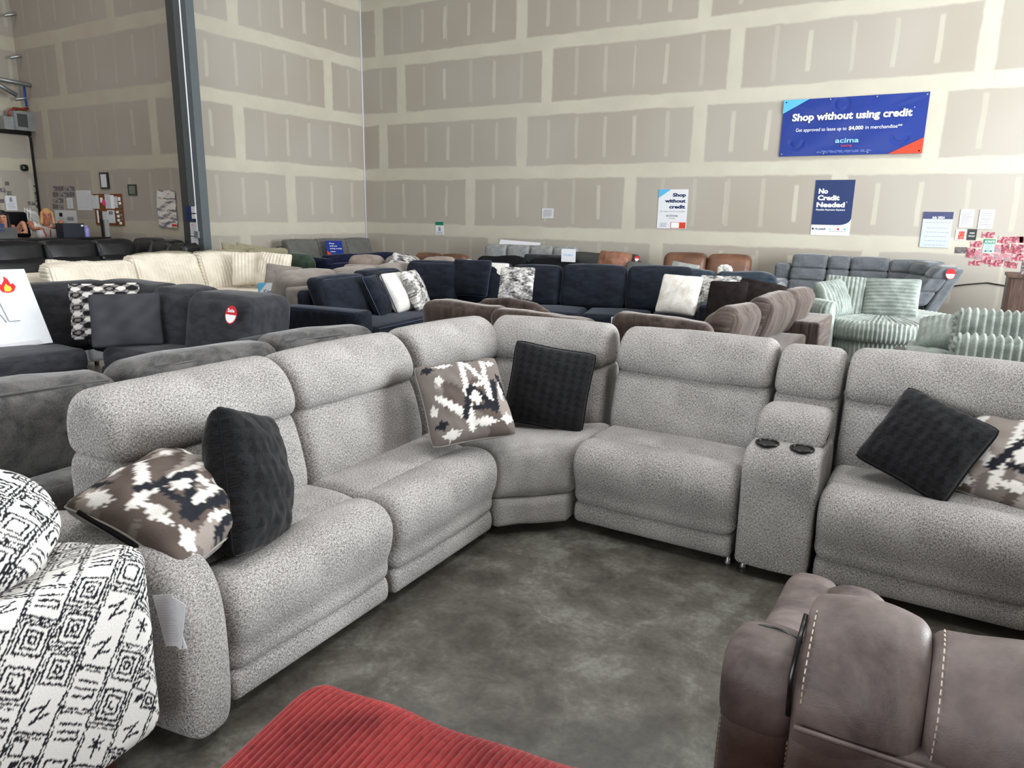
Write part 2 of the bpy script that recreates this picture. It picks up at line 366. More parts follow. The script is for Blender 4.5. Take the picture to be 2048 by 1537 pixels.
def tfit(name,s,org,ex,ey,width,height,mat,parent,bold=0.,align='LEFT',lift=.004,shear=0.):
    """one line of lettering scaled to a width and a cap height"""
    o=text(name,s,1.,org,ex,ey,mat,parent,bold,'LEFT',lift=lift,shear=shear)
    if o is None: return
    ex=np.array(ex,float);ey=np.array(ey,float); L=np.array(parent.location) if parent is not None else 0*ex
    if parent is not None and parent.parent is not None: L=L+np.array(parent.parent.location)
    org=np.array(org)-L if parent is not None else np.array(org)
    V=np.array([v.co[:] for v in o.data.vertices]); nz=np.cross(ex,ey)
    a=(V-org)@ex; b=(V-org)@ey; d=(V-org)@nz
    k=width/(a.max()-a.min()); a=(a-a.min())*k; b=b*(height/.72)
    if align=='RIGHT': a=a-width
    if align=='CENTER': a=a-width/2
    W=org+a[:,None]*ex+b[:,None]*ey+d[:,None]*nz
    o.data.vertices.foreach_set('co',W.ravel()); o.data.update(); return o
# ================================================================ MATERIALS
def drywall(name,axis,u0,offs,period,pap=(164,156,144),comp=(187,181,167)):
    n=N(name,.9,.2); p=n.pos(); X=n.xyz(p); u=X[0] if axis=='x' else X[1]; z=X[2]
    nz1=n.noise(p,1.3,4,.6); nz2=n.noise(p,7,2,.5)
    jit=n.math('ADD',n.math('MULTIPLY',n.math('SUBTRACT',nz1,.5),.10),n.math('MULTIPLY',n.math('SUBTRACT',nz2,.5),.03))
    zz=n.math('DIVIDE',z,1.22); idx=n.math('FLOOR',zz); zf=n.math('SUBTRACT',zz,idx)
    dz=n.math('MULTIPLY',n.math('MINIMUM',zf,n.math('SUBTRACT',1,zf)),1.22)
    off=0.
    for i,o in enumerate(offs): off=n.math('ADD',off,n.math('MULTIPLY',n.math('COMPARE',idx,float(i),.5),float(o)))
    uu=n.math('DIVIDE',n.math('SUBTRACT',n.math('SUBTRACT',u,u0),off),period); ui=n.math('FLOOR',n.math('ADD',uu,.5)); uf=n.math('SUBTRACT',uu,ui)
    du=n.math('MULTIPLY',n.math('ABSOLUTE',uf),period)
    band=n.math('SUBTRACT',1,n.mr(n.math('ADD',n.math('MINIMUM',dz,du),jit),.105,.150,0,1,True))
    # fastener strips between the joints
    s=n.math('MULTIPLY',uf,6.); si=n.math('FLOOR',n.math('ADD',s,.5)); sf=n.math('MULTIPLY',n.math('ABSOLUTE',n.math('SUBTRACT',s,si)),period/6)
    wn=n.new('ShaderNodeTexWhiteNoise',noise_dimensions='3D'); n.put(wn.inputs[0],n.comb(si,idx,ui)); rnd=wn.outputs[0]
    sf=n.math('ADD',sf,n.math('MULTIPLY',n.math('SUBTRACT',nz2,.5),.03))
    sf=n.math('ABSOLUTE',n.math('ADD',n.math('MULTIPLY',n.math('SUBTRACT',uf,n.math('DIVIDE',si,6.)),period),n.math('ADD',n.math('MULTIPLY',n.math('SUBTRACT',nz1,.5),.08),n.math('MULTIPLY',n.math('SUBTRACT',rnd,.5),.08))))
    inz=n.math('MULTIPLY',n.mr(n.math('ADD',zf,n.math('MULTIPLY',rnd,-.10)),.15,.18,0,1),n.mr(n.math('ADD',zf,n.math('MULTIPLY',rnd,.12)),.90,.87,0,1))
    strip=n.math('MULTIPLY',n.math('MULTIPLY',n.mr(sf,.045,.028,0,1),inz),n.mr(rnd,0,1,.30,.75))
    f=n.math('MAXIMUM',band,strip,clamp=True)
    pc=n.mix(n.mr(n.noise(p,.35,2),.35,.65,0,1),lin(*pap),lin(pap[0]+8,pap[1]+10,pap[2]+12))
    cc=n.mix(n.mr(nz1,.3,.7,0,1),lin(*comp),lin(comp[0]+10,comp[1]+12,comp[2]+10))
    n.color(n.mix(f,pc,cc)); n.bump(f,.25,.002); return n.m
PX0=-12.27
M_back=drywall('drywall_back','x',PX0,[3.629,3.026,.60,1.155,.546,1.7,.6],3.699)
M_left=drywall('drywall_side','y',0,[10.02,11.27,10.04,12.48,10.05,12.3,10],3.66)
M_annex=drywall('drywall_annex','x',-12.5,[-.9,-2.6,-.5,-3.35,-1.5,-2.5,-.9],3.66,(154,144,134),(168,158,144))
M_plainwall=drywall('drywall_plain','y',5.6,[0,1.8,0,1.8,0,1.8,0],3.66,(160,152,140),(178,171,154))
def concrete():
    n=N('polished_concrete',.38,.6); p=n.pos()
    a=n.noise(p,1.1,5,.62,.8); b=n.noise(p,6,6,.7,.4); c=n.noise(p,45,3,.6)
    h=n.math('ADD',n.math('ADD',n.math('MULTIPLY',a,.45),n.math('MULTIPLY',b,.4)),n.math('MULTIPLY',c,.15))
    col=n.ramp(h,[(.36,lin(52,49,44)),(.45,lin(70,66,60)),(.53,lin(88,85,78)),(.64,lin(124,124,115))])
    # hairline cracks and pale specks
    v=n.new('ShaderNodeTexVoronoi',feature='DISTANCE_TO_EDGE'); w_=n.new('ShaderNodeVectorMath',operation='ADD')
    nn=n.new('ShaderNodeTexNoise'); n.put(nn.inputs['Vector'],p); nn.inputs['Scale'].default_value=2.2; nn.inputs['Detail'].default_value=4
    n.put(w_.inputs[0],p); n.put(w_.inputs[1],nn.outputs['Color']); n.put(v.inputs['Vector'],w_.outputs[0]); v.inputs['Scale'].default_value=.62
    crack=n.math('MULTIPLY',n.mr(v.outputs[0],.0016,.0004,0,.55),n.mr(n.noise(p,.9,2),.5,.6,0,1))
    sp=n.mr(n.noise(p,75,1),.80,.83,0,.55)
    n.color(n.mix(n.math('MAXIMUM',crack,sp,clamp=True),col,lin(160,158,150)))
    n.put(n.b.inputs['Roughness'],n.mr(b,0.3,.7,.26,.44)); n.bump(c,.08,.002); return n.m
M_floor=concrete()
M_ceil=plain('ceiling_paint',(190,188,182),.9)
M_steel=plain('column_paint',(84,92,96),.5,.5,0,.06,9); M_steeld=plain('column_dark_grey',(58,60,60),.5,.5,0,.06,9)  # second, darker grey for the column web and heater panel
M_main=weave('light_grey_woven_fabric',(88,85,84),(196,192,189),.72,.8)
M_gray2=velvet('mid_grey_chenille',(66,65,66),(110,108,107),10,(1,1,1),.25,.6,150)
M_char=velvet('charcoal_chenille',(38,38,42),(56,56,61),6,(1,2,1),.12,.4,160)
M_cream=velvet('cream_corduroy',(204,194,178),(230,222,206),3,(1,1,1),.1,.2,90)
M_blk=leather('black_leather',(12,12,15),(24,24,28),.36,4,.5)
M_navy=velvet('navy_velvet',(12,16,24),(30,35,46),5,(1,2.2,1),.13,.35,140,(.8,.85,1))
M_taupe=velvet('taupe_velvet',(122,114,108),(142,134,127),5,(1,2,1),.2,.3,120)
M_mauve=velvet('mauve_taupe_velvet',(118,106,98),(146,133,123),6,(1,1,1),.2,.3,120)
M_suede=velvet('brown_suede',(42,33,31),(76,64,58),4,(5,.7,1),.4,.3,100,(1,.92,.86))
M_suedel=velvet('brown_suede_lit',(46,37,34),(96,84,78),4,(6,.5,1),.32,.3,100,(1,.95,.9))  # paler copy of the brown suede, light put into its colour
M_grayp=velvet('poster_sofa_grey',(92,91,88),(108,107,103),6,(1,1,1),.1,.2,160)
M_olive=velvet('olive_beige_fabric',(128,122,100),(150,144,122),7,(1,1,1),.1,.2,160)
M_green=velvet('bottle_green_velvet',(38,50,40),(58,72,60),5,(1,1,1),.3,.2,120)
M_seaf=velvet('grey_green_corduroy',(116,124,118),(156,164,158),5,(1,1,1),.2,.2,90)
M_slate=velvet('slate_grey_microfibre',(82,86,90),(106,110,115),6,(1,1.6,1),.3,.25,150)
M_ltuft=velvet('pale_grey_tufted',(118,120,120),(146,148,147),7,(1,1,1),.2,.25,120)
M_brl=leather('cognac_leather',(80,51,36),(118,80,58),.38,3,.3)
M_dkl=leather('dark_grey_leather',(38,40,38),(56,58,55),.36,4,.3)
M_brn=leather('distressed_brown_leather',(54,42,41),(122,109,105),.54,5.5,.5)
M_red=velvet('red_corduroy',(102,28,30),(144,50,50),7,(1,1,1),.35,.2,90,(1,.7,.7))
M_furc=velvet('cream_faux_fur',(206,200,190),(240,236,230),7,(1,1,1),.3,.9,60)
M_white=velvet('white_pillow_cloth',(206,202,196),(232,229,224),6,(1,1,1),.1,.4,120)
M_bvel=velvet('black_plush',(8,8,10),(20,20,24),7,(1,1,1),.10,.6,80,(.8,.85,1))
M_pipe=plain('grey_piping',(150,146,140),.9,.1); M_pipen=plain('navy_piping',(64,72,88),.9,.1)
M_stitch=plain('cream_stitching',(196,182,168),.8,.1); M_dark=plain('dark_seam',(20,18,18),.9,.1)
M_plastic=plain('black_plastic',(14,14,15),.25,.5); M_chrome=plain('chrome',(190,190,192),.2,.5,1)
M_wood=plain('dark_walnut',(58,38,30),.4,.4); M_paper=plain('white_paper',(206,206,210),.8,.2,0,.03); M_card=plain('white_card',(220,222,226),.5,.3,0,.02)
M_nav=plain('poster_navy',(20,42,92),.4,.4,0,.04); M_royal=plain('banner_blue',(18,48,132),.35,.4,0,.05); M_sky=plain('sticker_sky_blue',(92,178,220),.5,.3,0,.04)
M_orange=plain('banner_orange',(206,68,44),.5,.3,0,.04); M_wt=plain('white_print',(240,241,244),.6,.2,0,.01); M_ink=plain('black_print',(26,26,34),.7,.2)
M_gink=plain('grey_print',(140,142,152),.7,.2); M_inkn=plain('navy_print',(22,44,90),.7,.2); M_lblue=plain('light_blue_print',(140,200,232),.6,.2); M_redp=plain('red_print',(206,44,52),.6,.2); M_greenp=plain('green_print',(20,120,84),.6,.2)
M_mint=plain('mint_print',(170,226,206),.6,.2,0,.03); M_cork=plain('cork',(120,74,44),.9,.1,0,.25,90); M_pink=plain('pink_note',(238,60,128),.7,.2)
M_skin=plain('skin',(188,136,112),.6,.3,0,.06); M_skin2=plain('skin_tan',(170,112,88),.6,.3,0,.06)
M_hairb=plain('black_hair',(18,15,16),.5,.4,0,.3,60); M_hairl=plain('blonde_hair',(176,132,84),.5,.4,0,.35,60)
M_tee=plain('white_cotton',(214,212,208),.9,.1,0,.06); M_blackc=plain('black_cloth',(20,20,23),.9,.1); M_alu=plain('brushed_aluminium',(176,178,178),.35,.5,.8); M_gal=plain('galvanised_metal',(150,154,154),.4,.5,.6,.12,12)
M_copper=plain('copper_pipe',(150,66,50),.4,.5,.5); M_bluep=plain('blue_pipe',(30,70,150),.4,.4); M_lav=plain('lavender_plastic',(140,138,196),.4,.4); M_rug=plain('cable_black',(22,22,22),.6,.3)
def photo(name,cols,sc=26,seed=0):
    n=N(name,.35,.4); p=n.scale(n.coord(),(1,1,1)); v=n.new('ShaderNodeVectorMath',operation='ADD'); n.put(v.inputs[0],p); v.inputs[1].default_value=(seed*3.1,seed*1.7,seed)
    a=n.noise(v.outputs[0],sc,3,.6,.9); st=[(.30+.4*i/(len(cols)-1),lin(*c)) for i,c in enumerate(cols)]; n.color(n.ramp(a,st)); return n.m
PH=[photo('snapshot_red_%d'%i,c,18,i) for i,c in enumerate([[(80,34,46),(150,62,76),(196,150,156),(214,206,206)],[(208,202,204),(176,96,106),(104,36,50),(170,140,146)],[(70,54,62),(168,146,152),(180,92,100),(216,208,208)]])]
PHD=[photo('snapshot_dark_%d'%i,c,20,i+7) for i,c in enumerate([[(30,28,34),(80,76,84),(150,146,150),(206,200,196)],[(50,40,44),(120,108,104),(40,40,52),(190,186,180)],[(24,26,36),(60,64,80),(170,160,150),(90,60,56)]])]
# ---------------- printed / woven patterns as vertex colour
def jag(x,y,seed=0,a=.022): 
    return a*np.sign(np.sin(y*97+seed))*(.5+.5*np.sin(y*41+seed*2))+a*.5*np.sin(y*173+seed)
def ikat(seed):
    g1=np.array(lin(122,113,108)); g2=np.array(lin(158,148,141)); wh=np.array(lin(236,232,226)); bk=np.array(lin(30,32,40)); br=np.array(lin(96,84,78))
    def f(s,t,side):
        if side<0: return np.tile(np.array(lin(150,147,145)),(len(s),1))
        x=s+jag(s,t,seed); y=t+.02*np.sin(s*60)
        n=_n3(np.stack([x*3,y*3,0*x],-1),seed+3); col=np.where((n>.0)[:,None],g2,g1); col=np.where((_n3(np.stack([x*4,y*2.4,0*x],-1),seed+8)>.35)[:,None],br,col)
        def seg(x0,y0,x1,y1,w0,w1,c):
            nonlocal col
            dx,dy=x1-x0,y1-y0; L2=dx*dx+dy*dy; k=np.clip(((x-x0)*dx+(y-y0)*dy)/L2,0,1)
            d=np.hypot(x-x0-k*dx,y-y0-k*dy); w=w0+(w1-w0)*k
            col=np.where((d<w)[:,None],c,col)
        def blob(cx,cy,rx,ry,c):
            nonlocal col
            col=np.where(((np.abs(x-cx)/rx+np.abs(y-cy)/ry)<1)[:,None],c,col)
        # brushed triangles and bars
        seg(.02,.88,-.08,-.80,.055,.075,wh); seg(-.70,.02,-.12,-.55,.07,.11,wh); seg(.52,.80,.46,-.30,.05,.07,wh); seg(.12,.80,.42,.30,.05,.05,wh); seg(.08,.16,.44,.22,.05,.05,wh)
        seg(.08,.14,-.20,-.52,.075,.075,bk); seg(.12,.12,.54,-.44,.065,.085,bk); seg(.02,-.36,.44,-.36,.06,.07,bk); seg(.66,.24,.58,-.42,.075,.07,bk); seg(.82,.40,.97,-.2,.05,.05,bk)
        blob(.14,-.12,.15,.20,wh); blob(-.60,.42,.10,.15,wh); blob(.70,.74,.16,.08,wh); blob(-.38,.84,.24,.08,wh); blob(-.78,.76,.16,.12,bk); blob(.24,-.70,.36,.11,wh); blob(-.74,-.62,.18,.12,bk); blob(-.55,-.86,.24,.12,wh); blob(.80,-.66,.18,.14,wh); blob(.2,.95,.3,.06,bk); blob(.80,-.02,.07,.26,wh); blob(-.85,-.25,.1,.16,wh)
        return col
    return f
def triangles(s,t,side):
    a=np.array(lin(4,4,6)); b=np.array(lin(25,25,29))
    u=s*4.6; v=t*6; row=np.floor(v); fu=np.mod(u,1); fv=v-row; inside=np.abs(fu-.5)<(.5-.5*fv)*.82
    e=(_n3(np.stack([s*4,t*4,0*s],-1),4)*.25+.5)[:,None]
    return np.where(inside[:,None],a,b*(.55+.6*e))
def dots(s,t,side):
    k=np.array(lin(16,15,17)); wv=np.array(lin(206,200,194)); g=np.array(lin(120,112,108)); m=np.array(lin(132,128,126))
    u=s*3.2; v=t*4.6; row=np.floor(v); colm=np.floor(u+.5*0); fu=u-colm-.5; fv=v-row-.5; d=np.hypot(fu/.46,fv/.40)
    par=np.mod(row+colm,2); c=np.where((par==0)[:,None],wv,k)
    out=np.where((d<1)[:,None],c,m); out=np.where(((d<.62)&(par==1)&(np.mod(colm,3)==0))[:,None],g,out); return np.where((((d<1.2)&(d>=1)))[:,None],k*2,out)
def dashes(s,t,side):
    r=np.floor(t*17); x=s*3.6+np.mod(r*.37,1); h=np.mod(np.sin(np.floor(x)*12.9+np.floor(t*5)*78.2)*43758.5,1); h2=np.mod(np.sin(np.floor(x*3)*3.7+r*9.2)*4758.5,1)
    v=np.clip(.15+.75*h+.5*(h2-.5),0,1)**1.4; c0=np.array(lin(26,27,31)); c1=np.array(lin(236,232,228)); return c0*(1-v[:,None])+c1*v[:,None]
def plainf(c0,c1,seed=1):
    a=np.array(lin(*c0)); b=np.array(lin(*c1))
    def f(s,t,side): e=np.clip(.5+_n3(np.stack([s*5,t*5,0*s],-1),seed)*.6,0,1)[:,None]; return a*(1-e)+b*e
    return f
M_pat=cattr('printed_pillow_cloth'); M_patb=cattr('embossed_black_plush',.9,True,.15)
# tribal cloth, drawn on a canvas in cloth units then read per vertex
def tribal_canvas(W_=1.6,res=800):
    G=np.zeros((int(W_*res),int(W_*res))); R=np.random.RandomState(5); H_=G.shape[0]
    def line(x0,y0,x1,y1,w_=.0015,broken=.0):
        L=math.hypot(x1-x0,y1-y0); n=max(2,int(L*res*1.6)); px,py=0,0; on=1
        for i in range(n):
            k=i/n
            if i%5==0: px=R.normal()*.0011; py=R.normal()*.0011; on=R.rand()>broken
            if not on: continue
            x=(x0+(x1-x0)*k+px)*res; y=(y0+(y1-y0)*k+py)*res; r=w_*res*(.75+.5*R.rand())
            a,b=int(x-r),int(x+r)+1; c,d=int(y-r),int(y+r)+1
            if a<0 or c<0 or b>=H_ or d>=H_: continue
            G[c:d,a:b]=1
    def rect(cx,cy,w_,h_,**k):
        for a,b,c,d in((-1,-1,1,-1),(1,-1,1,1),(1,1,-1,1),(-1,1,-1,-1)): line(cx+a*w_,cy+b*h_,cx+c*w_,cy+d*h_,**k)
    cw=.088
    nc=int(W_/cw)
    for i in range(nc+1):
        for j in range(nc+1):
            x=i*cw; y=j*cw+(.03*math.sin(i*1.7))
            line(x-.004,y,x-.004,y+cw,broken=.12); line(x+.004,y,x+.004,y+cw,broken=.3,w_=.0011)
            if (i+j)%3: line(x,y+.003,x+cw,y+.003,broken=.15); line(x,y-.005,x+cw,y-.005,broken=.35,w_=.0011)
            cx,cy=x+cw/2,y+cw/2; g=R.randint(0,8)
            if g in(0,1,2):
                rect(cx,cy,.031,.031); rect(cx,cy,.018,.018)
                if g==0: rect(cx,cy,.007,.007)
                if g==1: line(cx-.006,cy+.008,cx-.006,cy-.006); line(cx-.006,cy-.006,cx+.008,cy-.006)
            elif g==3: line(cx-.012,cy-.025,cx+.012,cy+.025); line(cx-.025,cy,cx,cy+.012); line(cx,cy-.012,cx+.025,cy)
            elif g==4:
                for k in(-1,0,1): line(cx-.026,cy+k*.016,cx+.026,cy+k*.016)
                line(cx+.026,cy-.016,cx+.026,cy)
            elif g==5:
                rect(cx-.018,cy+.018,.015,.015); rect(cx+.02,cy-.016,.017,.017); rect(cx+.02,cy-.016,.008,.008); line(cx-.02,cy-.02,cx-.006,cy-.008,.004)
            elif g==6: line(cx,cy-.026,cx,cy+.026); line(cx-.016,cy+.016,cx+.016,cy-.006); line(cx-.016,cy-.004,cx+.016,cy+.014)
            else:
                rect(cx,cy,.026,.03); line(cx-.01,cy-.01,cx-.01,cy+.012); line(cx-.01,cy+.012,cx+.01,cy+.012); line(cx+.01,cy+.012,cx+.01,cy)
    return G,res
TC,TR=tribal_canvas()
def tribal_uv(u,v,rot=.62):
    c,s=math.cos(rot),math.sin(rot); a=(u*c-v*s)+.75; b=(u*s+v*c)+.75
    i=np.clip((a%1.5)*TR,0,TC.shape[0]-1).astype(int); j=np.clip((b%1.5)*TR,0,TC.shape[0]-1).astype(int)
    k=TC[j,i][:,None]; return np.array(lin(228,226,222))*(1-k)+np.array(lin(24,25,34))*k
# ================================================================ ROOM
def st(o): o['kind']='structure'; return o
YW=13.56; XL=-12.27; YA=8.72; XA=-17.3
st(box('floor',(-19,YB-.2,-.2),(XR+.2,YW+.2,0),M_floor))
st(box('ceiling',(-19,YB-.2,ZC),(XR+.2,YW+.2,ZC+.2),M_ceil))
st(box('wall_back',(XL-.2,YW,0),(XR+.2,YW+.2,ZC),M_back))
st(box('wall_left',(XL-.2,YA+.2,0),(XL,YW,ZC),M_left))
st(box('wall_annex',(XA-.2,YA,0),(XL+.02,YA+.2,ZC),M_annex))
st(box('wall_annex_left',(XA-.4,YB,0),(XA-.2,YA+.2,ZC),M_plainwall))
# right wall with an open roll-up door, front wall with an open shop front
st(merge('wall_right',[boxvf((XR,YB,0),(XR+.2,4.2,ZC)),boxvf((XR,4.2,4.5),(XR+.2,11.8,ZC)),boxvf((XR,11.8,0),(XR+.2,YW,ZC)),boxvf((XR,4.2,0),(XR+.2,11.8,.1))],M_plainwall))
st(merge('wall_front',[boxvf((-17.7,YB-.2,0),(-8.1,YB,ZC)),boxvf((-8.1,YB-.2,3.9),(2.1,YB,ZC)),boxvf((2.1,YB-.2,0),(XR+.2,YB,ZC)),boxvf((-8.1,YB-.2,0),(2.1,YB,.35))],M_plainwall))
st(tube('trim_1',[(XL+.012,YW-.012,0),(XL+.012,YW-.012,ZC)],.02,M_paper))
# office box
st(box('wall_office',(XA-.2,3.6,0),(XA,YA,3.05),M_plainwall))
st(box('trim_2',(XA-.2,3.6,3.05),(XA+.05,YA-.02,3.13),M_plastic))
# steel column
col=thing('steel_column','grey painted steel building column between the office wall and the side wall','column',(-11.9,8.6,0))
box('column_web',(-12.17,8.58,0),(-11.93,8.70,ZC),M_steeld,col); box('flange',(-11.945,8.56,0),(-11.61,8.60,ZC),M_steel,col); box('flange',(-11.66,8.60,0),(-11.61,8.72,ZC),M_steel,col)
cd=thing('conduit','thin white conduit running down the steel column to a round box','conduit',(-11.72,8.54,1.1))
tube('pipe',[(-11.735,8.544,ZC),(-11.735,8.544,4),(-11.735,8.544,1.20)],.012,M_wt,cd)
box('junction_box',(-11.79,8.51,1.08),(-11.69,8.555,1.20),M_gal,cd)
# ================================================================ MAIN SECTIONAL
main=thing('sectional_sofa','large light grey woven reclining sectional with cup holder console, foreground centre','sofa',(-1.9,2.9,0))
L=Fr((-1.77,1.28),(-1.80,2.88)); Rn=Fr((-1.535,3.17),(2.2,3.17))
FOOT=[(.02,.055),(-.005,.09),(.0,.23),(-.03,.30),(-.035,.40),(.02,.468),(.12,.475),(.22,.44),(.24,.30),(.22,.08),(.12,.05)]
SKIRT=[(.035,.040),(.004,.06),(.006,.14),(.05,.165),(.2,.16),(.2,.05)]
SEAT=[(.13,.26),(.12,.40),(.16,.462),(.30,.470),(.48,.462),(.62,.45),(.66,.36),(.6,.26),(.3,.24)]
LUMB=[(.44,.40),(.415,.50),(.447,.62),(.478,.72),(.515,.770),(.62,.785),(.80,.77),(.805,.55),(.77,.30),(.55,.30)]
HEAD=[(.505,.752),(.468,.785),(.478,.86),(.535,.95),(.63,.995),(.735,.970),(.79,.90),(.80,.80),(.78,.74),(.62,.735)]
def recl(fr,t0,t1,s,full=True):
    g=.004
    loft(fr,'footrest',t0+g,t1-g,[(d,z+.09 if z<.2 else z) for d,z in FOOT],M_main,main,.06,crown=.008,wob=.004,seed=s)
    loft(fr,'skirt',t0+.012,t1-.012,SKIRT,M_main,main,.03,seed=s)
    loft(fr,'seat_cushion',t0+g,t1-g,SEAT,M_main,main,.05,crown=.008,wob=.004,seed=s+1)
    loft(fr,'backrest',t0+g,t1-g,LUMB,M_main,main,.055,crown=.012,wob=.004,seed=s+2)
    loft(fr,'headrest',t0+g,t1-g,HEAD,M_main,main,.055,crown=.008,wob=.004,seed=s+3,sc=True)
recl(L,.0,.80,1); recl(L,.80,1.60,5)
recl(Rn,0,.83,9); recl(Rn,1.16,1.97,13); recl(Rn,1.97,2.78,17)
# left arm: rounded slab, slightly proud of the seat front
AF=Fr((-1.715,1.105),(-1.735,1.275))
ARM=[(.03,.035),(.0,.06),(-.005,.35),(.015,.50),(.07,.585),(.18,.625),(.45,.635),(.74,.61),(.80,.5),(.80,.06),(.7,.035)]
loft(AF,'arm',0,.175,ARM,M_main,main,.06,crown=.006,n=5,sc=True)
# console
CON=[(.0,.045),(-.012,.07),(-.012,.40),(-.03,.52),(.01,.59),(.08,.612),(.30,.60),(.5,.58),(.5,.06)]
con=loft(Rn,'console',.838,1.152,CON,M_main,main,.03,crown=.006)
loft(Rn,'console_armrest',.842,1.148,[(.14,.59),(.135,.64),(.17,.71),(.26,.745),(.40,.735),(.46,.70),(.47,.60),(.3,.57)],M_main,main,.05,crown=.006)
loft(Rn,'backrest',.845,1.145,LUMB,M_main,main,.05,crown=.006)
loft(Rn,'headrest',.845,1.145,[(d,z-.015 if z>.7 else z) for d,z in HEAD],M_main,main,.05,crown=.006)
for t in (.922,1.068):
    c=Rn.p(t,.072,.613)
    cup=lathe('cup_holder',c,[(.050,-.006),(.052,.002),(.050,.006),(.045,.006),(.0435,.002),(.043,-.001)],M_plastic,con); lathe('cup_dark_disc',c,[(.042,-.02),(.0425,.001),(.03,.0025),(.001,.0015)],M_plastic,con)  # flat black disc: shade of the cup recess put into its colour
for t in (.87,1.12,.80): lathe('foot',Rn.p(t,.06,0),[(.012,0),(.016,.01),(.010,.02),(.010,.06)],M_alu,main,12)
# corner wedge
A=(-1.795,2.885);B=(-1.535,3.145)
cw=Fr(A,B)
def cprism(name,pts,z0,z1,r=.05,puff=0,front=0,seed=2,ny=8,zf=0):
    (a,b,c_,d)=pts
    c8=[(*a,z0),(*b,z0),(*d,z0),(*c_,z0),(*a,z1+zf),(*b,z1+zf),(*d,z1),(*c_,z1)]
    hexa(name,c8,M_main,main,r,(0,front,puff),n=10,wob=.006,seed=seed,ny=ny)
cprism('seat_cushion',((-1.812,2.875),(-1.525,3.162),(-1.50,3.70),(-2.34,2.86)),.19,.468,.07,.012,.02)
cprism('skirt',((-1.79,2.885),(-1.535,3.14),(-1.56,3.55),(-2.2,2.9)),.05,.19,.03,0,.005)
cb1=Fr((-1.80,2.77),(-1.80,3.58)); 
# two corner backs meeting at the middle
k1=Fr((-1.79,2.80),(-1.70,3.50)); k2=Fr((-1.90,3.19),(-1.36,3.215))
sub=lambda P,dd,dz:[(d+dd,z+dz) for d,z in P]
K1=Fr((-1.80,2.885),(-1.745,3.60)); loft(K1,'backrest',.0,.72,sub(LUMB,.02,0),M_main,main,.05,crown=.01); loft(K1,'headrest',.0,.72,sub(HEAD,.02,.0),M_main,main,.05,crown=.008)
K2=Fr((-2.28,3.10),(-1.54,3.17)); loft(K2,'backrest',.0,.74,sub(LUMB,.0,0),M_main,main,.05,crown=.01); loft(K2,'headrest',.0,.74,sub(HEAD,.0,.0),M_main,main,.05,crown=.008)
# dark frame under
box('base_frame',(-2.5,1.3,.03),(-1.9,2.9,.2),M_dark,main); box('base_frame',(-1.5,3.30,.03),(1.2,3.9,.2),M_dark,main)
# papers tied to the arm
ht=thing('hang_tag','white printed care leaflets hanging on the outer side of the grey sofa arm','leaflet',(-1.76,1.09,.36))
def leaf(name,c,w_,h_,yaw,roll,m):
    ex=np.array([math.cos(yaw),math.sin(yaw),0]); ez=np.array([0,0,1.]); a=ex*math.cos(roll)+ez*math.sin(roll); b=-ex*math.sin(roll)+ez*math.cos(roll); nn=np.cross(a,b)
    c=np.array(c); p=[c+a*i*w_/2+b*j*h_/2+nn*k*.0006 for k in(-1,1) for j in(-1,1) for i in(-1,1)]
    slab(name,p,m,ht); return c,a,b,nn
HC=hy(338,1242,1.072)
c,a,b,nn=leaf('sheet',tuple(HC),.062,.155,.35,.16,M_paper)
for i in range(17): tfit('printed_line','mmmmm mm mmm mmmmmmm mm'[:14+(i*5)%9],c-a*.026+b*(.062-i*.0078)-nn*.0,a,b,.045+.006*((i*7)%3-1),.0022,M_gink,ht,lift=.0012)
leaf('sheet',tuple(HC+np.array([.02,.008,-.005])),.055,.15,.1,-.22,M_paper); leaf('sheet',tuple(HC+np.array([.005,.01,-.015])),.03,.15,.2,.35,M_card)
# ================================================================ PILLOWS ON THE MAIN SECTIONAL
PP=(.0042,M_pipe)
zip_=('zipper',M_dark,[(x,-1.0,0.006) for x in np.linspace(-.75,.75,12)],.006)
pillow('throw_pillow','brown, white and black brushstroke pillow slumped between the left arm and the black pillow',hz(346,1004,.675),.44,.43,.21,(.40,.0,.9),(-.24,.965,.08),M_pat,ikat(1),60,PP,.06,.012,3,'throw pillows on the light grey sectional',extra=[('zipper',M_dark,[(y,-.985,-.010) for y in np.linspace(-.7,.7,12)],.007)],fold=-.03)
pillow('throw_pillow','black plush pillow standing on edge with its zipper seam facing out, near the left arm',hz(500,962,.665),.44,.50,.25,(.80,.52,.16),(-.30,.22,.93),M_patb,triangles,60,(.005,M_bvel),.07,.014,5,'throw pillows on the light grey sectional')
pillow('throw_pillow','brown, white and black brushstroke pillow leaning left of the corner seat',hz(930,803,.70),.43,.43,.19,(.60,-.50,.62),(-.55,.36,.75),M_pat,ikat(2),70,PP,.06,.008,6,'throw pillows on the light grey sectional')
pillow('throw_pillow','black plush pillow with pressed triangles leaning in the corner of the sectional',hz(1098,775,.69),.44,.44,.18,(.42,-.86,.22),(.04,.26,.96),M_patb,triangles,80,(.006,M_bvel),.06,.006,8,'throw pillows on the light grey sectional')
pillow('throw_pillow','black plush pillow tilted onto a corner right of the cup holder console',hz(1850,888,.66),.40,.40,.20,(-.10,-.80,.58),(.42,.52,.74),M_patb,triangles,80,(.006,M_bvel),.05,.012,9,'throw pillows on the light grey sectional')
pillow('throw_pillow','brown, white and black brushstroke pillow at the right frame edge behind the black pillow',hz(2020,915,.62),.48,.48,.18,(.02,-.70,.70),(.22,.66,.70),M_pat,ikat(4),60,PP,.05,.010,12,'throw pillows on the light grey sectional')
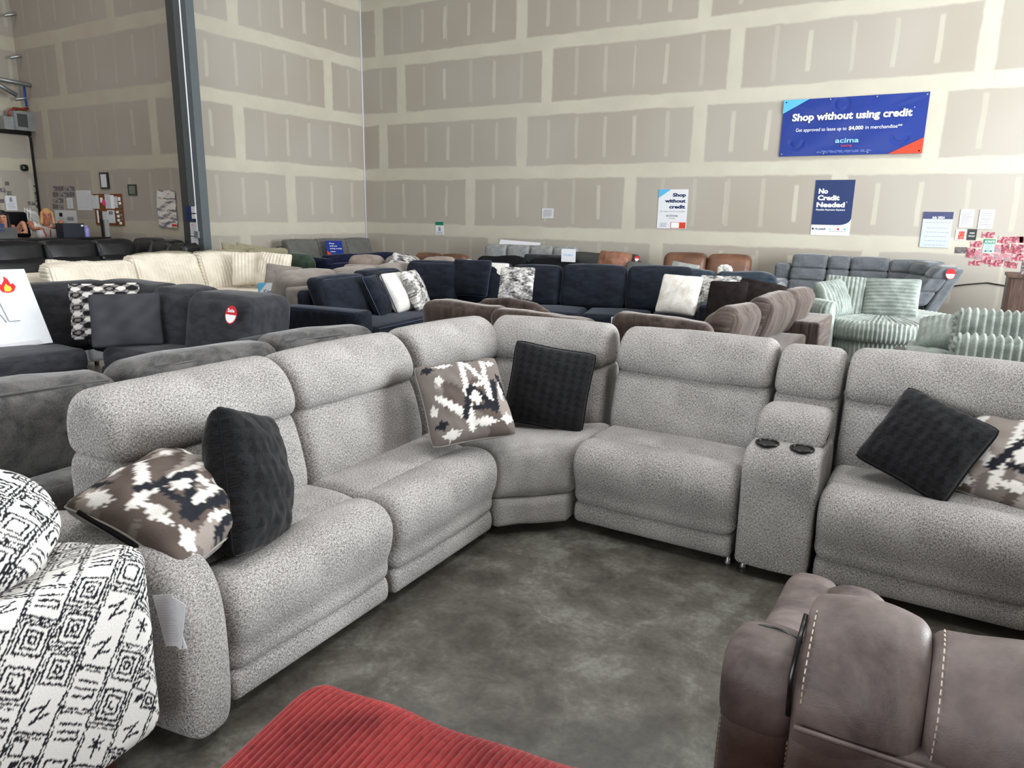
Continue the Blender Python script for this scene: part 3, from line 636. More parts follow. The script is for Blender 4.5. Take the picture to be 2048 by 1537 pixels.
# ================================================================ NEAR CHAIRS
def tcol(sx,sy,sz):
    def f(V,X,h):
        n=np.abs(X); 
        u=np.where(n[:,1]>.985,V[:,0]+.3,np.where(n[:,0]>.985,V[:,1],V[:,0]*.7+V[:,1])); v=np.where((n[:,2]>.985),V[:,1]*.9-.2,V[:,2])
        u=V[:,1]+.0*V[:,0]; v=V[:,2]-V[:,0]
        return tribal_uv(u,v)
    return f
M_tri=cattr('tribal_print_fabric')
tc=thing('armchair','white armchair with black hand-drawn diamond and square print, bottom left','armchair',(-2.05,.5,0))
hexa('chair_body',[(-2.45,.1,.22),(-1.66,.08,.14),(-2.42,1.0,.20),(-1.71,1.035,.155),(-2.45,.1,.64),(-1.62,.08,.74),(-2.40,1.0,.60),(-1.685,1.012,.745)],M_tri,tc,.055,(.01,.0,.0),dens=.0031,wob=.008,seed=4,colf=tcol(1,1,1))
hexa('back_cushion',[(-2.35,.25,.62),(-1.66,.2,.66),(-2.42,.90,.62),(-1.76,.94,.68),(-2.40,.25,.98),(-1.80,.2,1.0),(-2.42,.84,.97),(-1.86,.86,.985)],M_tri,tc,.16,(.07,.05,.03),dens=.0036,wob=.01,seed=6,colf=lambda V,X,h:tribal_uv(V[:,1]*.9+.4,V[:,2]-V[:,0]*.7,.9))
for p in((-1.86,.93),(-2.3,.9),(-1.86,.2),(-2.3,.2)): lathe('leg',(p[0],p[1],0),[(.018,0),(.028,.10),(.032,.20)],M_wood,tc,16)
rc=thing('armchair','deep red ribbed corduroy chair, bottom centre of the frame','armchair',(-.35,.4,0))
c8=lambda a:a
hexa('backrest',[(-.86,.30,.20),(.22,.42,.2),(-.84,.66,.2),(.20,.80,.2),(-.80,.10,.74),(.20,.20,.74),(-.79,.735,.88),(.18,.825,.91)],M_red,rc,.055,(0,.01,.03),n=22,rib=(.012,.0042),wob=.012,seed=5)
hexa('side_panel',[(-1.12,.1,.12),(-.86,.1,.12),(-1.06,.66,.12),(-.80,.70,.12),(-1.08,.1,.54),(-.84,.1,.60),(-.95,.70,.62),(-.82,.72,.76)],M_red,rc,.04,(.01,0,0),n=22,rib=(.012,.0042),seed=8)
for p in((-.95,.2),(-.95,.6),(.1,.25),(.1,.65)): lathe('leg',(p[0],p[1],0),[(.016,0),(.024,.08),(.03,.22)],M_wood,rc,14)
br=thing('recliner_sofa','distressed brown leather reclining sofa with cream stitching, seen from behind at bottom right','sofa',(.55,1.7,0))
BF=Fr((-.02,1.0),(1.6,1.0))
def bq(name,x0,x1,y0,y1,z0,z1,ty0=0,ty1=0,**k):
    return hexa(name,[(x0,y0,z0),(x1,y0,z0),(x0,y1,z0),(x1,y1,z0),(x0,y0+ty0,z1),(x1,y0+ty0,z1),(x0,y1+ty1,z1),(x1,y1+ty1,z1)],M_brn,br,**k)
BKF=Fr((-.135,1.13),(1.265,1.165))
BPROF=[(.02,.60),(-.005,.74),(-.005,.84),(.03,.905),(.09,.945),(.16,.935),(.21,.88),(.23,.78),(.24,.60),(.20,.45),(.08,.45)]
for i,(a,b) in enumerate(((0,.185),(.185,.75),(.75,1.33))):
    loft(BKF,'backrest',a,b,[(d,z if z>.7 else z) for d,z in BPROF],M_brn,br,.022,crown=.012,wob=.010,seed=i+31,n=14)
OUT=[(.0,.05),(-.03,.30),(-.035,.60),(-.02,.775),(.0,.80),(.05,.79),(.10,.70),(.12,.3),(.12,.05)]
loft(BKF,'outer_back',0.0,1.33,OUT,M_brn,br,.03,crown=.01,wob=.006,seed=35,n=20)
AW=Fr((-.255,1.145),(-.125,1.150))
loft(AW,'arm',0,.125,[(.02,.05),(-.01,.30),(-.01,.60),(.0,.72),(.03,.79),(.10,.80),(.5,.66),(.95,.60),(1.0,.5),(1.0,.08),(.5,.05)],M_brn,br,.03,crown=.012,wob=.006,seed=41,n=8,sc=True)
loft(AW,'arm_wing',-.005,.128,[(.01,.70),(-.005,.77),(.0,.83),(.04,.87),(.12,.86),(.22,.80),(.26,.72),(.15,.68)],M_brn,br,.035,crown=.010,wob=.008,seed=43,n=8)
bq('arm_front',-.215,-.01,1.55,2.08,.30,.635,.0,-.03,r=.09,puff=(.01,.02,.02),n=10,wob=.006,seed=11)
bq('seat_cushion',.0,1.2,1.42,2.25,.12,.42,0,0,r=.08,n=8)
tube('piping',[BKF.p(t,-.034,.796) for t in np.linspace(.01,1.32,20)],.0045,M_brn,br,6)
def stitch(pts,step=.011,par=br,mat=M_stitch,rad=.0013):
    P=np.array(pts,float); d=np.concatenate([[0],np.cumsum(np.linalg.norm(np.diff(P,axis=0),axis=1))]); n=min(100,int(d[-1]/step))
    V=[];F=[]
    for i in range(n):
        q=[np.array([np.interp(s,d,P[:,k]) for k in range(3)]) for s in(i*d[-1]/n,(i+.62)*d[-1]/n)]
        t=q[1]-q[0]; t/=np.linalg.norm(t)+1e-9; a=np.cross(t,[0,0,1.]); a=a/(np.linalg.norm(a)+1e-9) if np.linalg.norm(a)>.1 else np.array([1.,0,0]); b=np.cross(t,a); o=len(V)
        for p in q:
            for k in range(5): g=2*PI*k/5; V.append(p+rad*(math.cos(g)*a+math.sin(g)*b))
        for k in range(5): F.append((o+k,o+(k+1)%5,o+5+(k+1)%5,o+5+k))
    return mobj('stitching',V,F,mat,par,smooth=False)

for tt,sg_ in((.008,1),(.193,1),(.758,1)): stitch([BKF.p(tt+.006,-.010+.0,.80),BKF.p(tt+.006,-.014,.87),BKF.p(tt+.006,.022,.908),BKF.p(tt+.006,.075,.942),BKF.p(tt+.006,.13,.945)],.013)
tube('zipper',[BKF.p(-.004,-.0,.79),BKF.p(-.006,.0,.86),BKF.p(-.004,.035,.905),BKF.p(-.002,.08,.932)],.0045,M_plastic,br,6)
tube('zipper',[AW.p(t,.0+.0,.0)+np.array([0,.10,.869-(t-.062)**2*6]) for t in np.linspace(.014,.112,9)],.004,M_plastic,br,6)
stitch([AW.p(t,.0,.0)+np.array([0,.080,.868-(t-.062)**2*6]) for t in np.linspace(.016,.110,9)],.011)
stitch([AW.p(.008,-.012,z) for z in (.30,.5,.75)],.010,rad=.0010); stitch([AW.p(.118,-.012,z) for z in (.30,.5,.74)],.010,rad=.0010)
# ================================================================ SOFAS BEHIND
def sofa_parts(t,fr,segs,mat,seat_h=.44,back_h=.88,D=.95,bt=.20,lean=.14,base=.05,arms=(1,1),aw=.2,ah=.62,r=.07,puff=.03,frame_h=None,armr=.06,cush_low=None,seats=True,wob=.006,seed=1,rib=None,legs=True,smat=None,cn=6):
    """segs: t positions of cushion joints. frame: front line at d=0."""
    t0,t1=segs[0],segs[-1]; a0=t0-(aw if arms[0] else 0); a1=t1+(aw if arms[1] else 0)
    fbox(fr,'base',a0+.01,a1-.01,.03,D-.02,base,seat_h-.15,mat,t,r=.03)
    fbox(fr,'back_frame',a0+.01,a1-.01,D-.16,D,base,(frame_h or back_h-.12),mat,t,lean=.04,r=.04)
    for i in range(len(segs)-1):
        s0,s1=segs[i],segs[i+1]
        if seats: fbox(fr,'seat_cushion',s0+.004,s1-.004,0,D-.22,seat_h-.17,seat_h,smat or mat,t,r=.06,puff=(0,.01,.02),wob=wob,seed=seed+i,rib=rib,n=cn)
        fbox(fr,'back_cushion',s0+.004,s1-.004,D-.2-bt-lean*.6,D-.2-lean*.6+.02,cush_low or seat_h-.02,back_h,mat,t,lean=lean,r=r,puff=(.0,puff,.02),wob=wob,seed=seed+10+i,rib=rib,n=cn)
    if arms[0]: fbox(fr,'arm',t0-aw,t0,0,D-.02,base,ah,mat,t,r=armr,puff=(.0,0,.01),seed=seed)
    if arms[1]: fbox(fr,'arm',t1,t1+aw,0,D-.02,base,ah,mat,t,r=armr,puff=(.0,0,.01),seed=seed)
    if legs:
        for q in (a0+.08,a1-.08):
            for d in(.1,D-.1): lathe('leg',fr.p(q,d,0),[(.02,0),(.026,base+.02)],M_wood,t,10)
def mid(fr,t,d): p=fr.p(t,d,0); return tuple(p)
# grey chenille sofa directly behind, facing away
g=thing('sofa','mid grey chenille sofa with loose welted back cushions, directly behind the light grey sectional','sofa',(-3.3,2.4,0))
GF=Fr((-3.85,3.45),(-3.75,.95))
fbox(GF,'base',0,2.5,.05,.95,.05,.40,M_gray2,g,r=.04); fbox(GF,'back_frame',0,2.5,.80,.98,.05,.58,M_gray2,g,lean=.03,r=.05)
fbox(GF,'arm',-.2,0,0,.95,.05,.60,M_gray2,g,r=.08); fbox(GF,'arm',2.5,2.7,0,.95,.05,.60,M_gray2,g,r=.08)
fbox(GF,'seat_cushion',0,2.5,0,.75,.30,.45,M_gray2,g,r=.06,puff=(0,0,.03))
def gcush(p0,p1,z0,z1,tk,lean,seed):
    fr=Fr(p0,p1); Lc=fr.L
    o=fbox(fr,'back_cushion',0,Lc,-tk,0,z0,z1,M_gray2,g,lean=lean,r=.07,puff=(.02,.035,.02),wob=.010,seed=seed,n=10)
    for d in(-.03,-tk+.03):
        tube('welt',[fr.p(t,d+lean*1.0-(0 if 0<t<Lc else 0)+(.018*math.sin(PI*t/Lc) if d>-.1 else -.018*math.sin(PI*t/Lc)),z1-.035+.012*math.sin(PI*t/Lc)) for t in np.linspace(.04,Lc-.04,12)],.005,M_gray2,g,6)
gcush((-3.02,1.74),(-3.12,.80),.45,.905,.24,.06,21); gcush((-3.03,2.62),(-3.07,1.80),.47,.905,.24,.05,22); gcush((-2.97,3.33),(-3.10,2.66),.47,.91,.24,.04,23)
# charcoal sectional
ch=thing('sectional_sofa','charcoal chenille corner sectional with curved end, left middle distance','sofa',(-6.2,3.6,0))
CL=Fr((-5.95,1.6),(-5.98,3.28)); CR=Fr((-5.98,3.30),(-4.75,3.42))
for i,(a,b) in enumerate(((0,.80),(.80,1.66))): 
    fbox(CL,'seat_cushion',a,b,0,.62,.28,.46,M_char,ch,r=.06,puff=(0,.01,.02),wob=.006,seed=i)
    fbox(CL,'backrest',a,b+(.80 if i else 0),.72,1.08,.30,.905,M_char,ch,lean=.12,r=.09,puff=(0,.03,.01),wob=.008,seed=i+4)
fbox(CL,'base',0,1.66,.03,1.0,.06,.30,M_char,ch,r=.03)
for i,(a,b,h) in enumerate(((-.72,.10,.93),(.10,.60,.92),(.60,1.36,.905))):
    fbox(CR,'backrest',a,b,.38-.04*i,.78,.30,h,M_char,ch,lean=.12,r=.10,puff=(0,.05,.02),wob=.010,seed=i+14,dz=-.012)
for i,(a,b) in enumerate(((.06,.72),(.72,1.34))): fbox(CR,'seat_cushion',a,b,0,.55,.28,.46,M_char,ch,r=.06,puff=(0,.01,.02),wob=.006,seed=i+9)
fbox(CR,'base',0,1.36,.03,.9,.06,.30,M_char,ch,r=.03); fbox(CR,'arm',1.30,1.50,.10,.85,.06,.62,M_char,ch,r=.09,lean=.05)
pillow('throw_pillow','grey, white and black oval-print pillow at the back of the charcoal sectional',hz(212,622,.72),.56,.50,.13,(.78,-.54,.32),(-.26,.18,.94),M_pat,dots,60,None,.06,.006,4)
pillow('throw_pillow','plain charcoal pillow in front of the oval-print pillow',hz(253,640,.69),.54,.46,.14,(.78,-.50,.38),(-.34,.22,.92),M_pat,plainf((46,46,51),(62,62,68),3),30,None,.05,.006,5)
def disc(name,label,c,n,up,R_,mats,cat='sticker'):
    ri,up,n=basis(n,up); c=np.array(c,float); t=thing(name,label,cat,tuple(c-up*R_))
    def half(nm,f0,f1,rad,m,l):
        a=np.linspace(f0,f1,20); V=[c+n*l+ri*rad*.8*math.cos(x)+up*rad*math.sin(x) for x in a]; V+= [v-n*.002 for v in V]; k=20
        F=[tuple(range(k)),tuple(range(k,2*k))[::-1]]+[(i,(i+1)%k,(i+1)%k+k,i+k)[::-1] for i in range(k)]
        mobj(nm,V,F,m,t,smooth=False)
    half('backing',0,2*PI*19/20,R_,mats[0],.002); half('white_area',PI,2*PI,R_*.88,M_wt,.004); return t,ri,up,n
cc=hz(541,612,.84); t_,ri,u_,n_=disc('sale_sticker','round red and white Sale sticker on the end of the charcoal sectional',CR.p(1.27,.30,.79)+np.array([.0,-.03,0]),(.12,-.97,.25),(0,.25,.97),.072,(M_redp,))
tfit('lettering','Sale',np.array(t_.location)+u_*.092-ri*.035+n_*.0,ri,u_,.07,.028,M_wt,t_,.03,lift=.006)
# sign leaning on the charcoal seat
def quadbox(name,c4,th,mat,par,label=None):
    c4=[np.array(p,float) for p in c4]; n=np.cross(c4[1]-c4[0],c4[3]-c4[0]); n/=np.linalg.norm(n)
    return slab(name,[c4[0],c4[1],c4[3],c4[2]]+[c4[0]+n*th,c4[1]+n*th,c4[3]+n*th,c4[2]+n*th],mat,par,label)
sg=thing('sign_board','white sign board with a flame sticker, leaning on the charcoal sectional at the left edge','sign',(-5.6,2.3,.46))
br_=hz(106,686,.475); bl_=hz(-90,708,.475); tr_=br_+np.array([-.12,-.42,.75]); 
def onray(u,v,P0,n):
    d=ray(u,v); o=np.array([0,0,CAMH]); return o+d*(np.dot(P0-o,n)/np.dot(d,n))
nS=np.array([.86,-.36,.30]); nS/=np.linalg.norm(nS)
q=[onray(u,v,br_,nS) for u,v in((-90,710),(106,686),(48,539),(-120,543))]
quadbox('board',q,.012,M_card,sg)
eS=(q[1]-q[0])/np.linalg.norm(q[1]-q[0]); fS=np.cross(nS,eS)
def flame(c,s):
    def poly(P,m,l,nm='flame'):
        V=[c+eS*x*s+fS*y*s+nS*l for x,y in P]; V2=[v-nS*.0015 for v in V]; k=len(P)
        mobj(nm,V+V2,[tuple(range(k))]+[tuple(range(k,2*k))[::-1]]+[((i+1)%k,i,i+k,(i+1)%k+k) for i in range(k)],m,sg,smooth=False)
    poly([(.62*math.cos(a),.50*math.sin(a)+.05) for a in np.linspace(0,2*PI,20,endpoint=False)],M_wt,.015,'sticker_backing')
    poly([(-.3,-.42),(-.5,-.1),(-.42,.2),(-.30,.05),(-.12,.35),(-.1,.62),(.12,.38),(.2,.05),(.34,.12),(.46,-.12),(.30,-.42),(0,-.5)],M_redp,.018)
    poly([(-.18,-.40),(-.2,-.15),(-.05,.12),(.03,-.02),(.16,-.1),(.22,-.3),(.1,-.42)],plain('flame_yellow',(246,196,70),.6,.2),.021,'flame_core')
flame(onray(14,572,br_,nS),.125)
ln=lambda *uv:[onray(u,v,br_,nS)+nS*.016 for u,v in uv]
tube('ink_stroke',ln((0,608),(17,642),(20,644),(40,642)),.0028,M_gink,sg,5); tube('ink_stroke',ln((-10,620),(2,632),(13,646)),.0028,M_gink,sg,5)
quadbox('paper_strip',[onray(u,v,br_,nS)+nS*.014 for u,v in((2,697),(86,686),(78,680),(0,690))],.002,M_paper,sg)
# cream corduroy sectional
cr=thing('sectional_sofa','long cream corduroy sectional with loose ribbed pillows, behind the charcoal one','sofa',(-9.3,6.3,0))
CF=Fr((-8.75,4.5),(-8.75,7.75))
RB=(.050,.014)
for i,(a,b,h,dd) in enumerate(((.15,1.25,.90,-.10),(1.27,2.28,.955,.0),(2.30,3.1,.95,.0))):
    fbox(CF,'back_cushion',a,b,.42+dd,.70+dd,.42,h,M_cream,cr,lean=.17,r=.08,puff=(0,.04,.02),rib=RB,n=10,wob=.012,seed=i)
fbox(CF,'base',0,3.1,.03,1.1,.05,.30,M_cream,cr,r=.04); fbox(CF,'back_frame',0,3.1,.9,1.1,.05,.78,M_cream,cr,r=.06)
for a,b in((0,1.1),(1.1,2.2),(2.2,3.1)): fbox(CF,'seat_cushion',a,b,0,.75,.28,.45,M_cream,cr,r=.07,puff=(0,.01,.02))
fbox(CF,'arm',3.1,3.35,-.02,1.05,.05,.60,M_cream,cr,r=.07,rib=RB,n=8)
fbox(Fr((-8.9,7.75),(-7.7,7.75)),'chaise_seat',0,1.2,-.75,0,.05,.46,M_cream,cr,r=.07,rib=RB,n=8)
grpc='cream ribbed pillows on the cream sectional'
pillow('throw_pillow','cream ribbed pillow lying low at the left end of the cream sectional',hz(132,552,.70),.50,.44,.18,(.75,-.35,.5),(-.3,.3,.9),M_cream,None,24,None,.06,.01,3,grpc,rib=(.046,.011))
pillow('throw_pillow','cream ribbed pillow half hidden at the middle of the cream sectional',hz(322,552,.66),.58,.50,.18,(.80,-.40,.4),(-.2,.5,.8),M_cream,None,24,None,.06,.01,4,grpc,rib=(.046,.011))
pillow('throw_pillow','cream ribbed pillow with pinched corner at the right end of the cream sectional',hz(504,538,.74),.58,.52,.20,(.66,-.66,.35),(-.25,.25,.93),M_cream,None,24,None,.06,.012,5,grpc,rib=(.048,.012))
pillow('throw_pillow','upright cream ribbed pillow against the right arm of the cream sectional',hz(548,540,.74),.50,.52,.20,(.35,-.85,.3),(-.05,.3,.95),M_cream,None,24,None,.06,.012,6,grpc,rib=(.048,.012))
def card(label,c4,lines,tri=True,cat='sign',par=None,body=M_card):
    c4=[np.array(p) for p in c4]; t=thing('sign_card',label,cat,tuple((c4[0]+c4[1])/2)); quadbox('card',c4,.004,body,t)
    e=c4[1]-c4[0]; Wd=np.linalg.norm(e); e=e/Wd; g_=c4[3]-c4[0]; Hh=np.linalg.norm(g_); g_=g_/Hh; n=np.cross(e,g_); n/=np.linalg.norm(n)
    if tri: p=c4[3]+n*.006; mobj('corner_triangle',[p,p-g_*Hh*.42,p+e*Wd*.4,p-n*.001,p-g_*Hh*.42-n*.001,p+e*Wd*.4-n*.001],[(0,1,2),(5,4,3),(0,2,5,3),(2,1,4,5),(1,0,3,4)],M_sky,t,smooth=False)
    for s_,x,y,w_,h_,m in lines: tfit('lettering',s_,c4[0]+e*Wd*x+g_*Hh*y+n*.005,e,g_,Wd*w_,Hh*h_,m,t,.012)
    return t
P=hz(542,590,.60)
card('small white card reading Compra sin credito standing on the cream sectional arm',[P+np.array(q_) for q_ in((-.12,-.08,-.15),(.08,.09,-.15),(.07,.09,.14),(-.13,-.08,.14))],[('Compra',.25,.60,.7,.13,M_inkn),('sin credito',.1,.38,.85,.13,M_inkn)])
# black leather sectional
bk=thing('sectional_sofa','long black leather reclining sectional in front of the office desk, far left','sofa',(-12.2,7.0,0))
K1f=Fr((-11.95,4.6),(-11.95,7.9)); K2f=Fr((-12.9,7.55),(-11.0,7.55))
for i,(a,b) in enumerate(((0,.9),(.9,1.75),(1.75,2.6),(2.6,3.3))):
    fbox(K1f,'backrest',a,b,.55,.85,.40,1.03,M_blk,bk,lean=.12,r=.075,puff=(0,.06,.03),wob=.012,seed=i,n=8); fbox(K1f,'lumbar_cushion',a,b,.42,.75,.40,.78,M_blk,bk,lean=.10,r=.08,puff=(0,.06,.02),wob=.012,seed=i+5,n=8)
    fbox(K1f,'seat_cushion',a,b,0,.6,.25,.46,M_blk,bk,r=.08,puff=(0,.01,.03))
for i,(a,b,h) in enumerate(((-.1,.5,1.04),(.5,1.0,1.02),(1.0,1.42,.98))):
    fbox(K2f,'backrest',a,b,.40,.75,.30,h,M_blk,bk,lean=.12,r=.075,puff=(0,.05,.03),wob=.012,seed=i+9,n=8)
fbox(K2f,'arm',1.42,1.72,-.2,.8,.05,.84,M_blk,bk,lean=0,r=.12,wob=.01); fbox(K1f,'base',0,3.3,.05,1.0,.05,.3,M_blk,bk,r=.04); fbox(K2f,'seat_cushion',.2,1.42,-.2,.5,.2,.46,M_blk,bk,r=.07)
# small grey sofa glimpsed behind sign
s_=thing('sofa','pale grey sofa top glimpsed between the sign board and the charcoal sectional','sofa',(-8.0,3.6,0))
sofa_parts(s_,Fr((-7.35,2.6),(-7.35,4.0)),(0,.7,1.4),M_ltuft,back_h=.80,D=.9,arms=(0,1),r=.06)
# olive, green, navy pieces behind the cream sofa
o_=thing('sofa','olive beige sofa with loose cushions behind the cream sectional','sofa',(-11.0,8.0,0))
OF=Fr((-10.9,9.5),(-10.9,6.2)); sofa_parts(o_,OF,(.2,1.1,2.1,3.1),M_olive,back_h=.93,D=.85,bt=.2,lean=.02,arms=(1,0),ah=.7,wob=.015,seed=31)
pc=hz(437,499,.99)
for i,(u,v,z) in enumerate(((470,497,.95),(500,497,.95))):
    pillow('throw_pillow',['olive beige pillow with pointed corners piled on the olive sofa, left one','olive beige pillow with pointed corners piled on the olive sofa, right one'][i],hz(u,v+8,z-.08),.5,.30,.16,(.7,-.6,.2),(0,.2,1),M_olive,None,20,None,.16,.01,7+i,'olive pillows with pointed corners')
gs=thing('armchair','round bottle green velvet tub chair right of the cream pillows','armchair',(-9.6,8.7,0))
fbox(Fr((-9.9,8.75),(-9.1,8.75)),'backrest',-.05,.62,0,.32,.10,.86,M_green,gs,r=.15,puff=(.03,.04,.03),n=8); fbox(Fr((-9.9,8.75),(-9.1,8.75)),'seat_cushion',-.05,.62,-.45,.02,.08,.45,M_green,gs,r=.09)
nv=thing('sofa','dark navy sofa with square arm behind the cream sectional, in front of the poster sofa','sofa',(-10.2,9.9,0))
NF=Fr((-9.9,11.2),(-10.0,9.1)); 
M_navyd=velvet('midnight_blue_fabric',(10,14,34),(20,26,52),5,(1,2.2,1),.1,.35,140,(.8,.85,1))
sofa_parts(nv,NF,(.1,1.0,1.9),M_navyd,back_h=.84,D=.9,lean=.02,bt=.18,arms=(1,1),aw=.18,ah=.80,r=.05,seed=41)
# grey sofa with poster, against the side wall
gp=thing('sofa','grey upholstered sofa against the side wall with a blue poster over its back','sofa',(-11.7,11.9,0))
GPF=Fr((-10.95,10.55),(-10.95,13.1)); sofa_parts(gp,GPF,(.0,.85,1.7,2.5),M_grayp,back_h=1.0,D=1.05,bt=.18,lean=.16,arms=(0,0),r=.05,puff=.02,seed=51)
pt=thing('poster','blue poster reading Shop without using credit draped on the grey sofa back','poster',(-11.5,11.7,.6))
pn=np.array([.90,-.1,.30]); pn/=np.linalg.norm(pn); p0=GPF.p(1.2,.50,.70)+np.array([.11,0,.02])
pq=[onray(u,v,p0,pn) for u,v in((655,510),(688,511),(683,482),(650,482))]
quadbox('sheet',pq,.004,M_royal,pt); e=(pq[1]-pq[0]);We=np.linalg.norm(e);e/=We; gg=pq[3]-pq[0]; He=np.linalg.norm(gg); gg/=He
for s__,y in(('Shop',.78),('without',.60),('using credit',.42),('acima',.2)): tfit('lettering',s__,pq[0]+e*We*.2+gg*He*y+pn*.006,e,gg,We*(.72 if 'us' in s__ else .45 if 'w' in s__ else .3),He*.09,M_wt,pt,.01)
tr0=pq[0]+pn*.006; mobj('corner_triangle',[tr0,tr0+e*We*.3,tr0+gg*He*.3,tr0-pn*.001,tr0+e*We*.3-pn*.001,tr0+gg*He*.3-pn*.001],[(0,1,2),(5,4,3)],M_orange,pt,smooth=False)
# taupe sofa back to back with navy sectional
ta=thing('sofa','taupe velvet sofa facing away, directly behind the left wing of the navy sectional','sofa',(-6.8,6.8,0))
TF=Fr((-7.3,8.35),(-7.25,5.75)); 
fbox(TF,'base',0,2.6,.03,.95,.05,.36,M_taupe,ta,r=.04); fbox(TF,'back_frame',0,2.6,.78,.95,.05,.74,M_taupe,ta,r=.04); fbox(TF,'seat_cushion',0,2.6,0,.75,.28,.46,M_taupe,ta,r=.06)
for i,(a,b) in enumerate(((.1,.9),(.9,1.72),(1.72,2.58))): fbox(TF,'back_cushion',a,b,.42,.74,.44,.885,M_taupe,ta,lean=.12,r=.12,puff=(.02,.05,.03),wob=.012,seed=i+3,n=8)
pillow('throw_pillow','small taupe pillow at the near end of the taupe velvet sofa',hz(566,560,.66),.5,.42,.18,(.6,-.7,.3),(0,.2,1),M_taupe,None,20,None,.05,.01,7)
# mauve-taupe sofa and things beyond
mt=thing('sofa','mauve taupe sofa with puffy back cushions left of the corner, facing away','sofa',(-8.0,10.5,0))
a_=hz(712,512,.93)[:2]; b_=hz(925,520,.90)[:2]
MF=Fr(tuple(b_+(np.array([-.35,.55]))),tuple(a_+(np.array([-.45,.6])))); Lm=MF.L
sofa_parts(mt,MF,(0,Lm/3,2*Lm/3,Lm),M_mauve,back_h=.93,D=.95,bt=.24,lean=.06,arms=(0,0),r=.11,puff=.05,wob=.012,seed=61)
pillow('throw_pillow','black and white woven pillow lying behind the navy sectional on the mauve sofa',hz(806,527,.84),.45,.30,.14,(.3,-.7,.6),(0,.6,.8),M_pat,dashes,30,None,.05,.006,3)
lb=thing('sofa','cognac leather sofa with a low back seen as a thin strip before the back wall','sofa',(-7.8,12.0,0))
a_=hz(790,507,.92)[:2]; b_=hz(950,517,.90)[:2]; LBF=Fr(tuple(b_*1.06+np.array([-.3,.75])),tuple(a_*1.06+np.array([.15,.95]))); Lb=LBF.L
sofa_parts(lb,LBF,(0,Lb/2,Lb),M_brl,back_h=.88,D=.75,bt=.2,lean=.04,arms=(0,0),r=.08,seed=71)
tg=thing('sofa','pale grey tufted sofa against the back wall with a white sheet on top','sofa',(-7.4,12.8,0))
TGF=Fr((-8.35,12.45),(-6.35,12.75)); sofa_parts(tg,TGF,(0,.5,1.0,1.5,2.0),M_ltuft,back_h=.97,D=.78,bt=.2,lean=.08,arms=(0,1),aw=.14,ah=.80,r=.07,seed=81)
ps=hz(935,500,1.0); wsheet=thing('paper_sheet','white sheet lying on top of the pale grey tufted sofa','paper',tuple(TGF.p(.75,.62,1.0)))
p0=TGF.p(.35,.55,1.0); quadbox('sheet',[TGF.p(.25,.62,.98),TGF.p(1.15,.62,.975),TGF.p(1.15,.68,1.03),TGF.p(.25,.68,1.07)],.01,M_paper,wsheet)
dc=thing('armchair','dark charcoal armchair back in front of the pale grey tufted sofa','armchair',(-6.1,11.6,0))
fbox(Fr((-6.0,12.0),(-6.9,11.85)),'backrest',0,.75,.1,.3,.1,.90,M_char,dc,lean=.1,r=.05); fbox(Fr((-6.0,12.0),(-6.9,11.85)),'seat_cushion',0,.75,-.5,.1,.1,.45,M_char,dc,r=.05)
# ================================================================ NAVY SECTIONAL
nvs=thing('sectional_sofa','large dark navy velvet sectional with welted back cushions, centre of the room','sofa',(-4.6,7.2,0))
NL=Fr((-4.95,5.55),(-5.15,7.5)); NR=Fr((-5.2,7.42),(-2.2,8.25))
fbox(NL,'base',0,2.3,.03,1.0,.05,.30,M_navy,nvs,r=.04); fbox(NL,'back_frame',.02,2.6,.86,1.02,.05,.76,M_navy,nvs,r=.05)
fbox(NL,'arm',-.26,.0,0,1.02,.05,.625,M_navy,nvs,r=.045,puff=(.0,0,.005),n=8)
tube('welt',[NL.p(-.24,.02,.06),NL.p(-.24,.015,.58),NL.p(-.24,.06,.618),NL.p(-.24,.98,.618)],.006,M_pipen,nvs,6); tube('welt',[NL.p(-.02,.02,.06),NL.p(-.02,.015,.58),NL.p(-.02,.06,.618),NL.p(-.02,.6,.618)],.006,M_pipen,nvs,6)
fbox(NL,'seat_cushion',.0,2.0,-.03,.78,.26,.45,M_navy,nvs,r=.06,puff=(0,.01,.02)); tube('welt',[NL.p(t,-.03,.43) for t in np.linspace(.04,1.9,8)],.006,M_pipen,nvs,6)
def ncush(fr,a,b,d,h,seed,lean=.16,z0=.44,par=None,tk=.24,weltc=True,mat=None,dz=0):
    fbox(fr,'back_cushion',a,b,d,d+tk,z0,h,mat or M_navy,par or nvs,lean=lean,r=.075,puff=(.01,.045,.015),wob=.008,seed=seed,n=10,dz=dz)
    if weltc:
        P_=[(a+.03,z0+.05),(a+.03,h-.07),(a+.09,h-.02),(b-.09,h-.02+dz),(b-.03,h-.07+dz),(b-.03,z0+.05)]
        tube('welt',[fr.p(t,d+.025+lean*(z-z0)/(h-z0),z) for t,z in P_],.006,M_pipen,par or nvs,5)
ncush(NL,.02,.85,.52,.90,1); ncush(NL,.87,1.6,.56,.92,2); ncush(NR,-1.02,-.27,.50,.95,7,lean=.2)
fbox(NR,'base',0,2.86,.03,1.0,.05,.30,M_navy,nvs,r=.04); fbox(NR,'back_frame',-.4,2.86,.88,1.02,.05,.78,M_navy,nvs,r=.05)
for i,(a,b) in enumerate(((0,.75),(.75,1.5),(1.5,2.3),(2.3,2.86))): fbox(NR,'seat_cushion',a+.005,b-.005,-.03,.78,.27,.45,M_navy,nvs,r=.06,puff=(0,.01,.02))
ncush(NR,-.25,.42,.62,.94,3); ncush(NR,.44,1.10,.60,.94,4,weltc=False); ncush(NR,1.12,1.93,.58,.965,5,weltc=False); ncush(NR,1.95,2.75,.60,.98,6,weltc=False)
fbox(NR,'arm',2.86,3.04,0,1.02,.05,.62,M_navy,nvs,r=.05)
gnv='throw pillows on the navy sectional'
PW=(.006,M_pipen)
